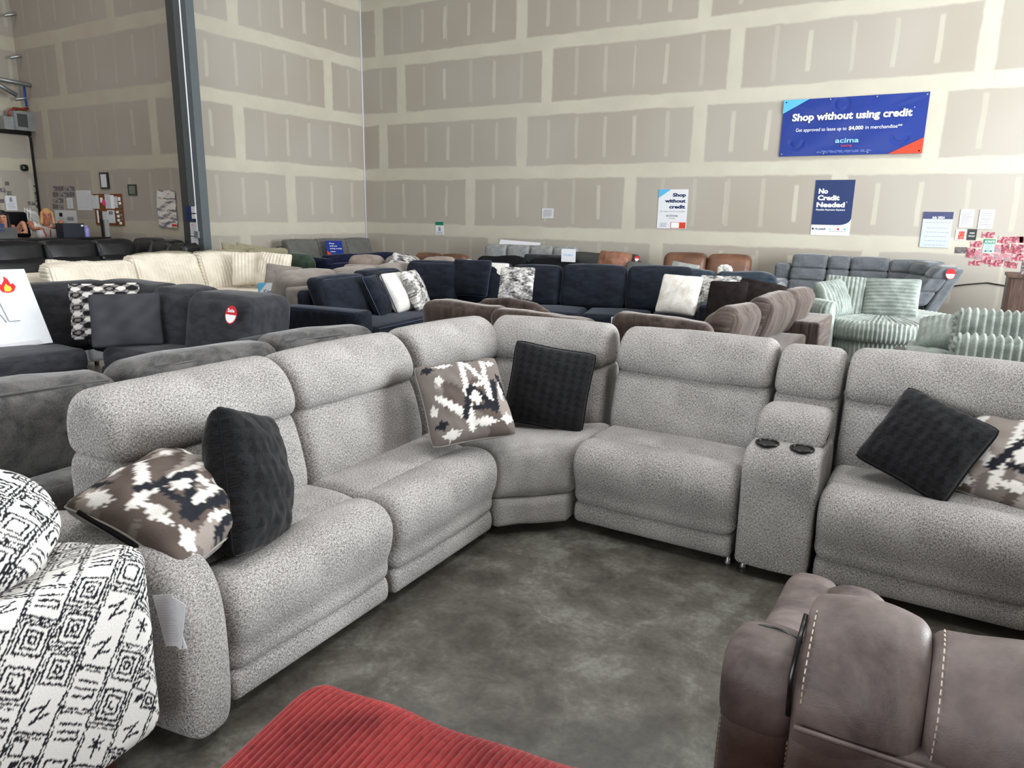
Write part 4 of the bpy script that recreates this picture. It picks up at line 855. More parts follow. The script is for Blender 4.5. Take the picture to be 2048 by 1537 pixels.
pillow('throw_pillow','navy velvet pillow, first by the left arm of the navy sectional',hz(757,592,.66),.46,.50,.20,(.78,.30,.40),(-.36,-.14,.92),M_navy,None,26,PW,.05,.008,11,gnv)
pillow('throw_pillow','white pillow with seam facing out, beside the first navy pillow',hz(797,585,.68),.46,.50,.22,(.80,.16,.42),(-.40,-.06,.90),M_white,None,26,PW,.05,.006,12,gnv)
pillow('throw_pillow','black and white dashed pillow seen edge-on right of the white pillow',hz(832,580,.70),.44,.50,.18,(.84,.30,.40),(-.38,-.12,.91),M_pat,dashes,40,None,.05,.006,13,gnv)
pillow('throw_pillow','square navy velvet pillow at the corner of the navy sectional',hz(941,556,.76),.56,.50,.16,(.15,-.92,.32),(-.05,.32,.95),M_navy,None,26,PW,.05,.006,14,gnv)
pillow('throw_pillow','cream pillow half hidden behind the square navy pillow',hz(985,560,.735),.44,.48,.15,(.05,-.95,.28),(0,.3,.95),M_white,None,26,None,.05,.006,15,gnv)
pillow('throw_pillow','black and white dashed pillow near the middle of the navy sectional',hz(1033,568,.75),.45,.45,.17,(.28,-.84,.45),(-.16,.44,.88),M_pat,dashes,60,None,.06,.006,16,gnv)
pillow('throw_pillow','cream faux fur pillow leaning at the right end of the navy sectional',hz(1358,590,.70),.50,.50,.18,(-.02,-.90,.42),(.03,.40,.91),M_furc,None,30,None,.06,.008,17,gnv)
pillow('throw_pillow','black and white dashed pillow right of the cream faux fur pillow',hz(1436,590,.70),.50,.50,.16,(.02,-.88,.45),(-.03,.42,.9),M_pat,dashes,60,None,.06,.008,18,gnv)
pillow('throw_pillow','small cream pillow tip behind the navy corner cushions',hz(950,540,.80),.36,.30,.14,(.2,-.8,.5),(0,.5,.85),M_white,None,20,None,.05,.006,19,gnv)
nb=thing('sofa','black fabric sofa back with rumpled top behind the navy sectional corner','sofa',(-4.9,9.6,0))
a_=hz(1005,528,.90)[:2]; b_=hz(1085,530,.90)[:2]
NB=Fr((-6.35,9.0),(-4.65,9.3)); fbox(NB,'base',0,1.7,.0,.8,.05,.42,M_navyd,nb,r=.05)
for i,(a,b) in enumerate(((.0,.85),(.86,1.7))): fbox(NB,'back_cushion',a,b,.55,.80,.40,.93,M_blackc,nb,lean=.08,r=.1,puff=(0,.04,.03),wob=.02,seed=i+3,n=10)
P=NB.p(1.52,.60,.93)
card('small pale blue card standing on the black sofa back behind the navy sectional',[P+np.array(q_) for q_ in((-.11,0,-.02),(.11,.03,-.02),(.11,.03,.17),(-.11,0,.17))],[('Compra',.2,.5,.6,.14,M_lblue)],False)
P=P+np.array([0,-.012,-.02]); 
# ================================================================ BROWN SUEDE SECTIONAL
sd=thing('sectional_sofa','dark brown suede sectional seen from behind, right behind the light grey sectional','sofa',(-2.2,6.4,0))
SB=Fr((-1.50,6.15),(-3.9,5.85))
fbox(SB,'base',-.1,2.45,0,.95,.05,.40,M_suede,sd,r=.04); fbox(SB,'back_frame',-.1,2.45,.80,1.0,.05,.60,M_suede,sd,r=.05)
SBK=[((-3.86,5.10),(-3.16,5.27),.87,.84),((-3.12,5.05),(-2.26,5.12),.86,.83),((-2.22,5.38),(-1.47,5.44),.86,.83)]
for i,(p0,p1,z1,z2) in enumerate(SBK):
    fr=Fr(p1,p0); fbox(fr,'back_cushion',0,fr.L,-.02,.22,.42,z2,M_suede,sd,lean=.06,r=.075,puff=(.01,.03,.01),wob=.014,seed=i+3,n=12,dz=z1-z2)
fbox(SB,'seat_cushion',0,2.4,-.1,.72,.26,.46,M_suede,sd,r=.06)
fbox(Fr((-3.1,5.9),(-3.8,5.9)),'crumpled_cushion',0,.75,-.1,.15,.45,.80,M_suede,sd,lean=.1,r=.12,puff=(.02,.03,.04),wob=.03,seed=9)
def sbx(nm,x0,x1,y0,y1,z0,z1,m,**k): return hexa(nm,[(x0,y0,z0),(x1,y0,z0),(x0,y1,z0),(x1,y1,z0),(x0,y0,z1),(x1,y0,z1),(x0,y1,z1),(x1,y1,z1)],m,sd,**k)
sbx('seat_cushion',-2.15,-1.5,5.7,8.62,.05,.46,M_suede,r=.05)
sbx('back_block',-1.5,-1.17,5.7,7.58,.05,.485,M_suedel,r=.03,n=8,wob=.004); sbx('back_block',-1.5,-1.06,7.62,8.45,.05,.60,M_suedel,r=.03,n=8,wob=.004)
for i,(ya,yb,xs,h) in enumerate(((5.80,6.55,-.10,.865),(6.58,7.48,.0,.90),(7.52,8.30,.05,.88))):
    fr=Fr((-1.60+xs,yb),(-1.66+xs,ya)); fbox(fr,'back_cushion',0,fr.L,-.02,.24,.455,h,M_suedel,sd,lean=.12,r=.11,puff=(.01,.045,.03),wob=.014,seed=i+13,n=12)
SF=Fr((-2.6,7.0),(-1.5,7.1))
for i,(u,v,lb_) in enumerate(((1452,606,'black suede pillow standing upright between the dashed pillow and the brown cushions'),(1518,597,'black suede pillow drooping over the brown suede cushions'))):
    pillow('throw_pillow',lb_,hz(u,v,.715),(.42,.54)[i],(.48,.42)[i],.20,((-.1,-.9,.3),(.1,-.8,.5))[i],((0,.3,.9),(.12,.3,.9))[i],plain('black_suede_%d'%i,(36,31,30),.9,.1,0,.25,14),None,26,None,.05,.012,21+i,'black suede pillows on the brown sectional')
pcd=thing('price_card','white price card peeking up between two brown suede cushions','sign',(-2.24,5.3,.5)); quadbox('card',[np.array(p) for p in((-2.30,5.36,.55),(-2.20,5.36,.55),(-2.20,5.38,.80),(-2.30,5.38,.80))],.004,M_card,pcd)
# ================================================================ ALONG THE BACK WALL
dl=thing('loveseat','dark grey leather loveseat with low flat backs against the back wall','sofa',(-5.6,12.7,0))
DF=Fr((-6.34,12.05),(-4.94,12.2)); sofa_parts(dl,DF,(0,.7,1.4),M_dkl,back_h=.90,D=.95,bt=.18,lean=.06,arms=(1,0),aw=.15,ah=.5,r=.05,seed=91)
disc('sale_sticker','small round white and red sticker on the right end of the dark leather loveseat',DF.p(1.38,.60,.84)+np.array([.03,-.06,0]),(.3,-.9,.2),(0,.2,.97),.05,(M_redp,))
pillow('throw_pillow','rust brown leather cushion heaped in front of the dark leather loveseat',hz(1228,526,.76),.62,.42,.36,(.1,-.8,.5),(0,.5,.85),leather('rust_leather',(118,78,58),(146,100,78),.5,4,.3),None,24,None,.04,.02,31)
pillow('throw_pillow','grey cushion lying right of the rust brown cushion',hz(1275,540,.67),.45,.30,.16,(.1,-.8,.5),(0,.5,.85),plain('grey_cushion_cloth',(92,94,94),.9),None,20,None,.05,.01,32)
bl=thing('sofa','cognac brown leather sofa with two back cushions against the back wall','sofa',(-3.7,12.8,0))
BLF=Fr((-4.45,12.2),(-2.95,12.35)); 
fbox(BLF,'base',-.1,1.6,0,.95,.0,.42,M_brl,bl,r=.05); fbox(BLF,'back_frame',0,1.5,.75,.95,.1,.7,M_brl,bl,r=.05)
for i,(a,b) in enumerate(((0,.75),(.76,1.5))): fbox(BLF,'back_cushion',a,b,.42,.70,.42,.965,M_brl,bl,lean=.16,r=.10,puff=(.01,.05,.02),wob=.006,seed=i+3,n=10)
for a,b in((0,.75),(.76,1.5)): fbox(BLF,'seat_cushion',a,b,-.05,.6,.30,.46,M_brl,bl,r=.06)
fbox(BLF,'side_table',1.52,1.78,.1,.6,.05,.70,M_wood,bl,r=.01); fbox(BLF,'arm',-.2,0,0,.9,.08,.6,M_brl,bl,r=.06)
pillow('throw_pillow','light grey pillow left of the cognac leather sofa, behind the navy sectional',hz(1366,548,.665),.50,.40,.16,(.05,-.9,.4),(.1,.4,.9),plain('light_grey_cloth',(150,152,150),.9),None,24,None,.07,.008,33)
fw=thing('flower','cream artificial flower in front of the right cognac leather cushion','flower',tuple(hz(1450,550,.72)))
c0=hz(1450,541,.80)
for k in range(9):
    a=2*PI*k/9; q_=c0+np.array([math.cos(a)*.07,-.02,math.sin(a)*.045]); hexa('petal',[q_+np.array(d)*.045 for d in((-1,-1,-1),(1,-1,-1),(-1,1,-1),(1,1,-1),(-1,-1,1),(1,-1,1),(-1,1,1),(1,1,1))],M_white,fw,r=.03,n=2,wob=.006,seed=k)
tube('stem',[c0,c0-np.array([0,.0,.80])],.008,M_green,fw,6)
dn=thing('sofa','dark blue denim sofa with rumpled back behind the dashed and fur pillows','sofa',(-2.3,9.6,0))
DN=Fr((-3.42,9.25),(-1.90,9.4)); fbox(DN,'base',0,1.5,0,.85,.0,.45,M_navy,dn,r=.05)
M_den=velvet('denim_blue_velvet',(28,38,48),(50,62,74),6,(1,2,1),.25,.35,120)
fbox(DN,'back_cushion',-.05,.72,.45,.70,.42,.885,M_den,dn,lean=.12,r=.09,puff=(0,.03,.02),wob=.016,seed=2,n=10); fbox(DN,'back_cushion',.73,1.50,.45,.70,.42,.88,M_den,dn,lean=.12,r=.09,puff=(0,.03,.02),wob=.016,seed=3,n=10)
fbox(DN,'arm',1.5,1.62,-.1,.75,.05,.78,M_slate,dn,r=.06)
# slate grey recliner sectional by the wall
rs=thing('sectional_sofa','slate grey microfibre reclining sectional along the back wall, right side','sofa',(-1.0,12.6,0))
RF=Fr((-2.2,12.35),(-.35,12.35))
def rback(fr,a,b,h=1.0,seed=1,d0=.42,lean=.24,wedge=0):
    z=[.42,.62,.81,h]
    for k in range(3):
        l0=lean*k/3; fbox(fr,'back_cushion',a+.004,b-.004,d0+l0,d0+.26+l0,z[k]-.015,z[k+1],M_slate,rs,lean=lean/3,r=.055,puff=(.0,.03,.015),wob=.004,seed=seed+k,n=8)
    fbox(fr,'back_shell',a+.01,b-.01,d0+.16,d0+.32,.12,h-.02,M_slate,rs,lean=lean,r=.04)
fbox(RF,'arm',-.42,-.16,0,.9,.06,.62,M_slate,rs,r=.08); fbox(RF,'back_shell',-.42,-.18,.6,.95,.3,.86,M_slate,rs,r=.05)
for i,(a,b,h) in enumerate(((-.16,.40,1.02),(.40,.74,1.01),(.74,1.30,1.01),(1.30,2.05,.995))):
    rback(RF,a,b,h,100+i*5)
    fbox(RF,'seat_cushion',a+.004,b-.004,-.02,.55,.28,.47,M_slate,rs,r=.07,puff=(0,.01,.03)); fbox(RF,'footrest',a+.004,b-.004,-.05,.1,.08,.45,M_slate,rs,r=.05)
RW=Fr((-.42,12.30),(-.05,12.0)); RW2=Fr((-.24,12.1),(-.12,11.5))
rback(Fr((-1.02,12.80),(-.88,12.50)),.0,.50,.99,130,.25); 
rback(Fr((-.94,12.42),(-.84,11.80)),.0,.60,.97,140,.30,.36)
fbox(Fr((-.94,12.42),(-.84,11.80)),'arm',.52,.74,-.35,.45,.10,.64,M_slate,rs,r=.09); fbox(Fr((-.94,12.42),(-.84,11.80)),'seat_cushion',0,.55,-.35,.35,.12,.46,M_slate,rs,r=.07)
fbox(Fr((-.94,12.42),(-.84,11.80)),'metal_frame',.5,.54,.35,.55,.03,.4,M_plastic,rs,r=.01)
disc('sale_sticker','round red and white sticker on the end back of the slate grey recliner sectional',Fr((-.94,12.42),(-.84,11.80)).p(.635,.80,.88),(.1,-.99,.05),(0,.05,1),.075,(M_redp,))
# ================================================================ GREY GREEN CORDUROY
gc=thing('chaise_chair','pale grey green corduroy swivel chair with wide round seat and three pillows','armchair',(-.85,9.3,0))
RG=(.046,.02)
# round seat and base
def round_cush(name,c,rx,ry,z0,z1,mat,par,pitch=.046,amp=.020,n=150,er=.07,seed=1,a0=0,a1=2*PI):
    rings=[];H_=z1-z0; prof=[]
    for k in range(7): g=PI/2*k/6; prof.append((1-er*(1-math.sin(g))/rx,z0+er*(1-math.cos(g))))
    for k in range(7): g=PI/2*k/6; prof.append((1-er*(1-math.cos(g))/rx,z1-er*(1-math.sin(g))))
    prof+= [(x,z1+.03*(1-x)) for x in (.8,.6,.4,.2,.04)]
    NN=520; V=[];F=[]
    for r_,z in prof:
        for k in range(NN):
            a=2*PI*k/NN; x=math.cos(a); y=math.sin(a); per=rx*a*1.02
            rib=amp*abs(math.sin(PI*per/pitch))-amp*.5 if r_>.85 else 0
            ribz=amp*abs(math.sin(PI*(x*rx*r_)/pitch)) if r_<=.99 and z>z1-.03 else 0
            V.append((c[0]+x*(rx*r_+rib),c[1]+y*(ry*r_+rib),z+ribz))
    m=len(prof)
    for i in range(m-1):
        for k in range(NN): F.append((i*NN+k,i*NN+(k+1)%NN,(i+1)*NN+(k+1)%NN,(i+1)*NN+k))
    F.append(tuple(range((m-1)*NN,m*NN))); F.append(tuple(range(NN))[::-1])
    uv=None
    o=mobj(name,V,F,mat,par); l=o.data.uv_layers.new(name='UVMap'); co=np.array([v.co[:] for v in o.data.vertices]); li=np.array([q.vertex_index for q in o.data.loops]); l.data.foreach_set('uv',np.stack([co[li,0],co[li,1]+co[li,2]],-1).ravel()); return o
round_cush('seat_cushion',(-.66,9.58),.84,.98,.30,.50,M_seaf,gc); round_cush('base',(-.66,9.60),.78,.92,.04,.30,M_seaf,gc,er=.03)
# wrapped back: wall along an arc, height falling towards the arm
def wrap(name,c,R0,R1,a0,a1,h0,h1,par,mat,n=420,pitch=.046,amp=.018):
    V=[];F=[];prof=[]
    K=14
    for i in range(n+1):
        t=i/n; a=a0+(a1-a0)*t; h=h0+(h1-h0)*(3*t*t-2*t**3) if h1!=h0 else h0; per=R0*abs(a1-a0)*t; rib=amp*abs(math.sin(PI*per/pitch))
        th_=(R0-R1); tf=min(1,min(t,1-t)*14); 
        ring=[(R0+rib,.05),(R0+rib,h*.5),(R0+rib,h-.08),(R0-.02+rib,h-.03),(R0-.06,h+rib),(R1+.06,h+rib),(R1+.02-rib,h-.03),(R1-rib,h-.08),(R1-rib,h*.5),(R1-rib,.05)]
        mr_=(R0+R1)/2
        for r_,z in ring:
            r2=mr_+(r_-mr_)*math.sqrt(max(.02,1-(1-tf)**2)); V.append((c[0]+math.cos(a)*r2*c[2],c[1]+math.sin(a)*r2*c[3],z))
    m=10
    for i in range(n):
        for k in range(m): F.append((i*m+k,i*m+(k+1)%m,(i+1)*m+(k+1)%m,(i+1)*m+k))
    F.append(tuple(range(m))); F.append(tuple(range(n*m,n*m+m))[::-1])
    o=mobj(name,V,F,mat,par); fix_normals(o); l=o.data.uv_layers.new(name='UVMap'); co=np.array([v.co[:] for v in o.data.vertices]); li=np.array([q.vertex_index for q in o.data.loops]); l.data.foreach_set('uv',np.stack([co[li,0]+co[li,1],co[li,2]],-1).ravel()); return o
wrap('wrapped_back',(-.66,9.62,1,1.30),.98,.76,PI*.42,PI*1.34,.68,.70,gc,M_seaf)
gg_='grey green ribbed pillows on the corduroy chair'
pillow('throw_pillow','grey green ribbed pillow folded against the left arm of the corduroy chair',hz(1666,598,.70),.47,.46,.20,(.80,-.45,.40),(-.35,.1,.93),M_seaf,None,26,None,.05,.01,41,gg_,rib=(.044,.018))
pillow('throw_pillow','grey green ribbed pillow with vertical ribs at the back of the corduroy chair',hz(1688,594,.705),.46,.52,.18,(.12,-.93,.34),(.0,.34,.94),M_seaf,None,30,None,.06,.008,42,gg_,rib=(.044,.018))
ri_,u2_,n2_=basis((-.02,-.92,.38),(0,.38,.92))
pillow('throw_pillow','grey green ribbed pillow with horizontal ribs on the right of the corduroy chair',hz(1782,598,.715),.49,.60,.20,(-.02,-.92,.38),(1,.0,.03),M_seaf,None,30,None,.06,.008,43,gg_,rib=(.042,.018))
g2=thing('sofa','pale grey green corduroy sofa seen from its end at the right edge of the frame','sofa',(.6,7.0,0))
G2=Fr((1.9,7.9),(.08,7.55)); 
def gq(name,x0,x1,y0,y1,z0,z1,ty=0,**k): return hexa(name,[(x0,y0,z0),(x1,y0+.06,z0),(x0,y1,z0),(x1,y1+.06,z0),(x0,y0+ty,z1),(x1,y0+.06+ty,z1),(x0,y1+ty,z1),(x1,y1+.06+ty,z1)],M_seaf,g2,**k)
gq('back_cushion',.05,1.3,6.95,7.28,.40,.87,.08,r=.08,rib=(.056,.030),n=14,wob=.005)
gq('outer_back',.06,1.3,6.45,6.80,.05,.72,.04,r=.06,rib=(.056,.030),n=14,wob=.005,seed=3)
gq('seat',-.25,1.3,7.2,8.1,.1,.46,0,r=.07,rib=(.056,.02),n=10)
gq('arm',-.30,.05,6.7,7.9,.1,.50,0,r=.07,n=10,rib=(.12,.008),seed=5)
box('wooden_trim',(-.36,7.0,.12),(-.29,7.25,.50),M_wood,g2)
pillow('throw_pillow','grey green ribbed pillow lying flat beside the corduroy sofa back at the right',hz(1890,665,.62),.46,.46,.20,(-.2,-.45,.85),(0,.85,.45),M_seaf,None,26,None,.07,.01,44,None,rib=(.05,.010))
# ================================================================ DESK AND BOX AT THE RIGHT EDGE
dk=thing('cabinet','dark walnut cabinet with a sloping left side at the right edge of the frame','cabinet',(1.3,12.6,0))
M_wal=N('walnut_grain',.45,.4); _p=M_wal.coord(); M_wal.color(M_wal.ramp(M_wal.noise(M_wal.scale(_p,(14,14,1.2)),3,4,.6),[(.3,lin(52,38,32)),(.7,lin(94,72,62))])); M_wal=M_wal.m
x0=hy(2012,565,12.0)[0]; x1=x0+1.3
box('body',(x0+.06,12.0,.03),(x1,12.6,.87),M_wal,dk); box('top',(x0,11.95,.87),(x1+.02,12.65,.91),M_wal,dk); box('side_panel',(x0+.02,11.98,.0),(x0+.06,12.62,.87),M_wood,dk)
bx=thing('box','small printed box standing on the walnut cabinet at the right edge','box',(x0+.25,12.2,.912))
box('carton',(x0+.16,12.15,.912),(x0+.6,12.35,1.10),PHD[2],bx); box('orange_panel',(x0+.24,12.145,.912),(x0+.6,12.15,1.0),M_orange,bx)
cb=thing('cable','thin black cable sagging along the back wall between the recliner and the cabinet','cable',(.6,13.54,.6))
tube('cord',[hy(u,v,13.545) for u,v in((1905,573),(1935,569),(1975,566),(2012,572),(2060,576))],.010,M_rug,cb,6)
# ================================================================ ON THE BACK WALL
YP=YW-.002
EX=np.array([1.,0,0]); EZ=np.array([0,0,1.]); EY=np.array([0,1.,0])
def wallrect(c4,fn,val):
    P=[fn(u,v,val) for u,v in c4]; k=0 if fn is hy else 1
    a0=(P[0][k]+P[3][k])/2; a1=(P[1][k]+P[2][k])/2; z1=(P[0][2]+P[1][2])/2; z0=(P[2][2]+P[3][2])/2
    return a0,a1,z0,z1
class Board:
    """flat sheet on a wall: c4 = TL,TR,BR,BL as seen; axis 'y' back wall, 'x' side wall"""
    def __init__(s,name,label,cat,c4,body,fn=hy,val=YP,th=.004,group=None,roll=0,simple=False,part='sheet'):
        a0,a1,z0,z1=wallrect(c4,fn,val); s.W=a1-a0; s.H=z1-z0; s.fn=fn
        s.e=EX if fn is hy else EY; s.n=np.cross(s.e,EZ); cen=(EX*((a0+a1)/2)+EY*val if fn is hy else EX*val+EY*((a0+a1)/2))+EZ*(z0+z1)/2
        c,sn=math.cos(roll),math.sin(roll); s.e2=s.e*c+EZ*sn; s.g=-s.e*sn+EZ*c; s.th=th
        s.o=cen-s.e2*s.W/2-s.g*s.H/2+s.n*.0005
        s.root=None if simple else thing(name,label,cat,tuple(cen-EZ*s.H/2),0,group)
        q=[s.P(0,0),s.P(1,0),s.P(1,1),s.P(0,1)]
        o=quadbox(name if simple else part,[p-s.n*0 for p in q],th,body,s.root)
        if simple: tag(o,label,cat,group)
    def P(s,x,y,l=0): return s.o+s.e2*s.W*x+s.g*s.H*y+s.n*l
    def txt(s,t,x,y,w_,h_,m,bold=.0,align='LEFT',shear=0.,l=.003,nm='lettering'): return tfit(nm,t,s.P(x,y),s.e2,s.g,s.W*w_,s.H*h_,m,s.root,bold,align,s.th+l,shear)
    def poly(s,nm,pts,m,l=.002):
        V=[s.P(x,y,s.th+l) for x,y in pts]; V2=[s.P(x,y,s.th+l-.0012) for x,y in pts]; k=len(pts)
        F=[tuple(range(k)),tuple(range(k,2*k))[::-1]]+[((i+1)%k,i,i+k,(i+1)%k+k) for i in range(k)]
        a=sum(pts[i][0]*pts[(i+1)%k][1]-pts[(i+1)%k][0]*pts[i][1] for i in range(k))
        if a<0: F=[f[::-1] for f in F]
        return mobj(nm,V+V2,F,m,s.root,smooth=False)
    def lines(s,x0,x1,y0,y1,n,m,seed=0,h_=.012):
        V=[];F=[];r=np.random.RandomState(seed)
        for i in range(n):
            y=y1-(y1-y0)*i/max(1,n-1); xe=x1-(x1-x0)*(.35*r.rand() if i%3==2 else .08*r.rand()); xx=x0+(.1*(x1-x0)*r.rand() if i%4==0 else 0)
            while xx<xe:
                wl=(x1-x0)*(.06+.10*r.rand()); xb=min(xx+wl,xe); o=len(V); V+=[s.P(xx,y,s.th+.0015),s.P(xb,y,s.th+.0015),s.P(xb,y+h_,s.th+.0015),s.P(xx,y+h_,s.th+.0015)]; F.append((o,o+1,o+2,o+3)); xx=xb+(x1-x0)*.025
        return mobj('printed_lines',V,F,m,s.root,smooth=False)
# banner with soft folds
b=Board('banner','large blue banner reading Shop without using credit, high on the back wall','banner',((1567,203),(1860,182),(1845,306),(1560,314)),M_royal,th=.004,part='backing')
NXb,NYb=90,40; V=[];F=[]
for j in range(NYb+1):
    for i in range(NXb+1):
        x,y=i/NXb,j/NYb; bd=min(1,6*min(x,1-x))*min(1,6*min(y,1-y))
        d=.016+.010*bd*(math.sin(7*x+4*y+1)*.6+math.sin(15*x-9*y)*.35)
        for cx,cy,R_ in((.12,.25,.055),(.84,.30,.06),(.42,.88,.06)):
            rr=math.hypot((x-cx)*2.4,(y-cy)); 
            if y<cy+.02 or cy>.8: d+=-.010*math.exp(-((rr-R_*2.0)/.02)**2)
        for cx,cy,sx,sy in((0,1,1,-1),(1,1,-1,-1)):
            t=abs((x-cx)*sx*1.0-(y-cy)*sy*1.1); rr=math.hypot(x-cx,y-cy); d+=.010*math.exp(-(t/.03)**2)*math.exp(-(rr/.22)**2)
        V.append(b.P(x,y,max(.006,d)))
for j in range(NYb):
    for i in range(NXb): a=j*(NXb+1)+i; F.append((a,a+1,a+NXb+2,a+NXb+1))
mobj('vinyl_sheet',V,F,M_royal,b.root)
b.th=.040
b.poly('corner_triangle',[(0,1),(0,.76),(.19,1)],M_sky,-.010); b.poly('corner_triangle',[(1,0),(.78,0),(1,.26)],M_orange,-.010)
b.txt('Shop without using credit',.075,.625,.83,.125,M_wt,.035,l=-.008,shear=.02); b.txt('*',.91,.74,.008,.03,M_wt,l=-.008)
b.txt('Get approved to lease up to',.11,.43,.365,.062,M_wt,.0,l=-.008); b.txt('$4,000',.49,.432,.10,.062,M_wt,.03,l=-.008); b.txt('in merchandise**',.605,.435,.245,.062,M_wt,.0,l=-.008)
b.txt('acima',.405,.215,.165,.085,M_lblue,.02,l=-.008); b.txt('Leasing',.45,.145,.075,.045,M_orange,.0,l=-.008)
b.lines(.28,.68,.045,.075,3,plain('banner_small_print',(110,128,190),.6,.2),3,.008)
for x,y in((.02,.96),(.34,.97),(.66,.97),(.985,.96),(.02,.04),(.33,.035),(.64,.035),(.98,.04)):
    c=b.P(x,y,.030); a=np.linspace(0,2*PI,9)[:-1]; P=[c+b.e*.012*math.cos(t)+EZ*.012*math.sin(t) for t in a]; mobj('grommet',P+[p-b.n*.004 for p in P],[tuple(range(8)),tuple(range(8,16))[::-1]]+[((i+1)%8,i,i+8,(i+1)%8+8) for i in range(8)],M_gal,b.root,smooth=False)
# No credit needed poster
b=Board('poster','navy and white poster reading No Credit Needed on the back wall below the banner','poster',((1632,360),(1711,360),(1699,471),(1621,471)),M_card)
cv=[(0,.19),(.70,.19)]+[(.70+.30*math.sin(t),.19+.13-.13*math.cos(t)) for t in np.linspace(.15,PI/2,8)]
b.poly('navy_area',[(0,1)]+cv+[(1,1)],M_nav)
b.txt('No',.10,.76,.24,.085,M_wt,.045); b.txt('Credit',.09,.64,.56,.085,M_wt,.045); b.txt('Needed',.08,.515,.72,.085,M_wt,.045); b.txt('*',.83,.58,.03,.03,M_wt,.02)
b.txt('Flexible Payment Options',.08,.45,.74,.032,M_wt,.01); b.txt('Koalafi',.12,.10,.26,.032,M_inkn,.02)
for k,x in enumerate((.05,.50,.70,.87)): b.poly('icon',[(x+.03*math.cos(t),.115+.02*math.sin(t)) for t in np.linspace(0,2*PI,9)[:-1]],(M_inkn,M_lblue,M_redp,M_sky)[k])
b.lines(.48,.93,.06,.07,1,M_gink,2,.01)
# Shop without credit poster
b=Board('poster','white poster reading Shop without credit with a sky blue corner, middle of the back wall','poster',((1318,380),(1377,378),(1372,458),(1314,457)),M_card)
b.poly('corner_triangle',[(0,1),(0,.78),(.42,1)],M_sky)
b.txt('Shop',.93,.82,.44,.085,M_inkn,.04,'RIGHT'); b.txt('without',.93,.67,.70,.085,M_inkn,.04,'RIGHT'); b.txt('credit',.93,.52,.54,.085,M_inkn,.04,'RIGHT')
b.txt('Get approved up to $4,000',.08,.43,.85,.028,M_gink); b.txt('acima',.30,.31,.40,.06,M_gink,.02); b.txt('leasing',.40,.26,.2,.025,M_gink)
b.poly('orange_corner',[(.78,.01),(.98,.01),(.98,.165),(.78,.165)],M_orange); b.poly('red_frame',[(.47,.01),(.78,.01),(.78,.165),(.47,.165)],M_redp); b.poly('frame_paper',[(.49,.02),(.76,.02),(.76,.155),(.49,.155)],M_wt,.003); b.lines(.51,.74,.03,.13,4,M_inkn,1,.016); b.lines(.1,.35,.04,.13,4,M_gink,5,.012)
b=Board('notice','small plain paper notice taped to the middle of the back wall','notice',((1084,417),(1107,417),(1107,437),(1084,437)),M_paper); b.lines(.12,.88,.2,.8,6,M_gink,3,.05)
b=Board('notice','small white notice with a green header low on the back wall','notice',((871,444),(887,444),(888,470),(872,470)),M_card); b.poly('green_header',[(0,1),(1,1),(1,.74),(0,.74)],M_greenp); b.poly('figure',[(.35,.3),(.65,.3),(.6,.62),(.4,.62)],M_gink); b.lines(.1,.9,.06,.2,3,M_gink,3,.03)
# calendar
b=Board('calendar','wall calendar with a navy top band reading July 2024, right of the navy poster','calendar',((1849,423),(1909,425),(1896,496),(1838,494)),plain('calendar_paper',(186,196,208),.6,.2,0,.02),th=.012)
b.poly('header_band',[(0,1),(1,1),(1,.80),(0,.80)],plain('calendar_navy',(66,70,104),.6)); b.txt('July 2024',.3,.815,.42,.06,M_wt,.03); b.lines(.08,.95,.66,.70,1,M_gink,2,.012)
for r_ in range(5): b.lines(.08,.95,.06+.12*r_,.06+.12*r_+.001,1,M_gink,r_+4,.012)
gpp='handwritten pages pinned beside the calendar'
b=Board('paper_sheet','curled handwritten page just right of the calendar','paper',((1924,419),(1951,419),(1943,456),(1915,455)),M_paper,group=gpp,th=.006); b.lines(.12,.9,.12,.88,10,M_ink,1,.014)
b=Board('paper_sheet','handwritten page with pale frame, second right of the calendar','paper',((1960,420),(1989,419),(1985,458),(1955,458)),M_paper,group=gpp,th=.006); b.lines(.12,.9,.12,.88,9,M_ink,2,.014)
b=Board('card','small black card with white lettering below the handwritten pages','card',((1936,458),(1955,459),(1951,481),(1933,480)),M_plastic); b.lines(.2,.8,.55,.6,1,M_wt,1,.08); b.lines(.15,.85,.3,.4,2,M_wt,2,.03)
b=Board('card','white card with a red flower picture left of the black card','card',((1912,460),(1934,459),(1930,481),(1910,481)),M_card); b.poly('picture',[(.25,.1),(.85,.1),(.88,.85),(.3,.85)],photo('flower_picture',[(40,50,30),(200,60,50),(230,120,100),(60,30,30)],30,3))
b=Board('notice','mint green notice reading ALWAYS among the snapshots on the back wall','notice',((1968,479),(1992,479),(1987,506),(1965,505)),M_mint); b.poly('green_header',[(0,1),(1,1),(1,.68),(0,.68)],M_greenp); b.txt('ALWAYS',.06,.74,.88,.19,M_wt,.03); b.lines(.2,.8,.28,.58,3,M_gink,1,.05)
b.poly('arrow',[(.15,.12),(.3,.2),(.3,.14),(.7,.14),(.7,.2),(.85,.12),(.7,.04),(.7,.10),(.3,.10),(.3,.04)],M_ink)
SN=[(1965,464,1990,476,0),(1942,482,1965,495,0),(1997,473,2019,487,0),(2020,473,2047,486,1),(1911,494,1935,507,3),(1934,496,1950,516,1),(1950,498,1966,519,2),(1966,507,1983,528,0),(1987,489,2004,505,2),(2004,488,2020,507,1),(2022,488,2046,509,1),(1984,507,2006,520,2),(1980,520,2006,533,0),(2006,508,2024,524,2),(2025,508,2048,522,0),(1939,521,1963,531,0),(2010,524,2036,536,1),(2040,473,2060,486,0),(2048,488,2066,506,2)]
W8=['top','second','third','fourth']
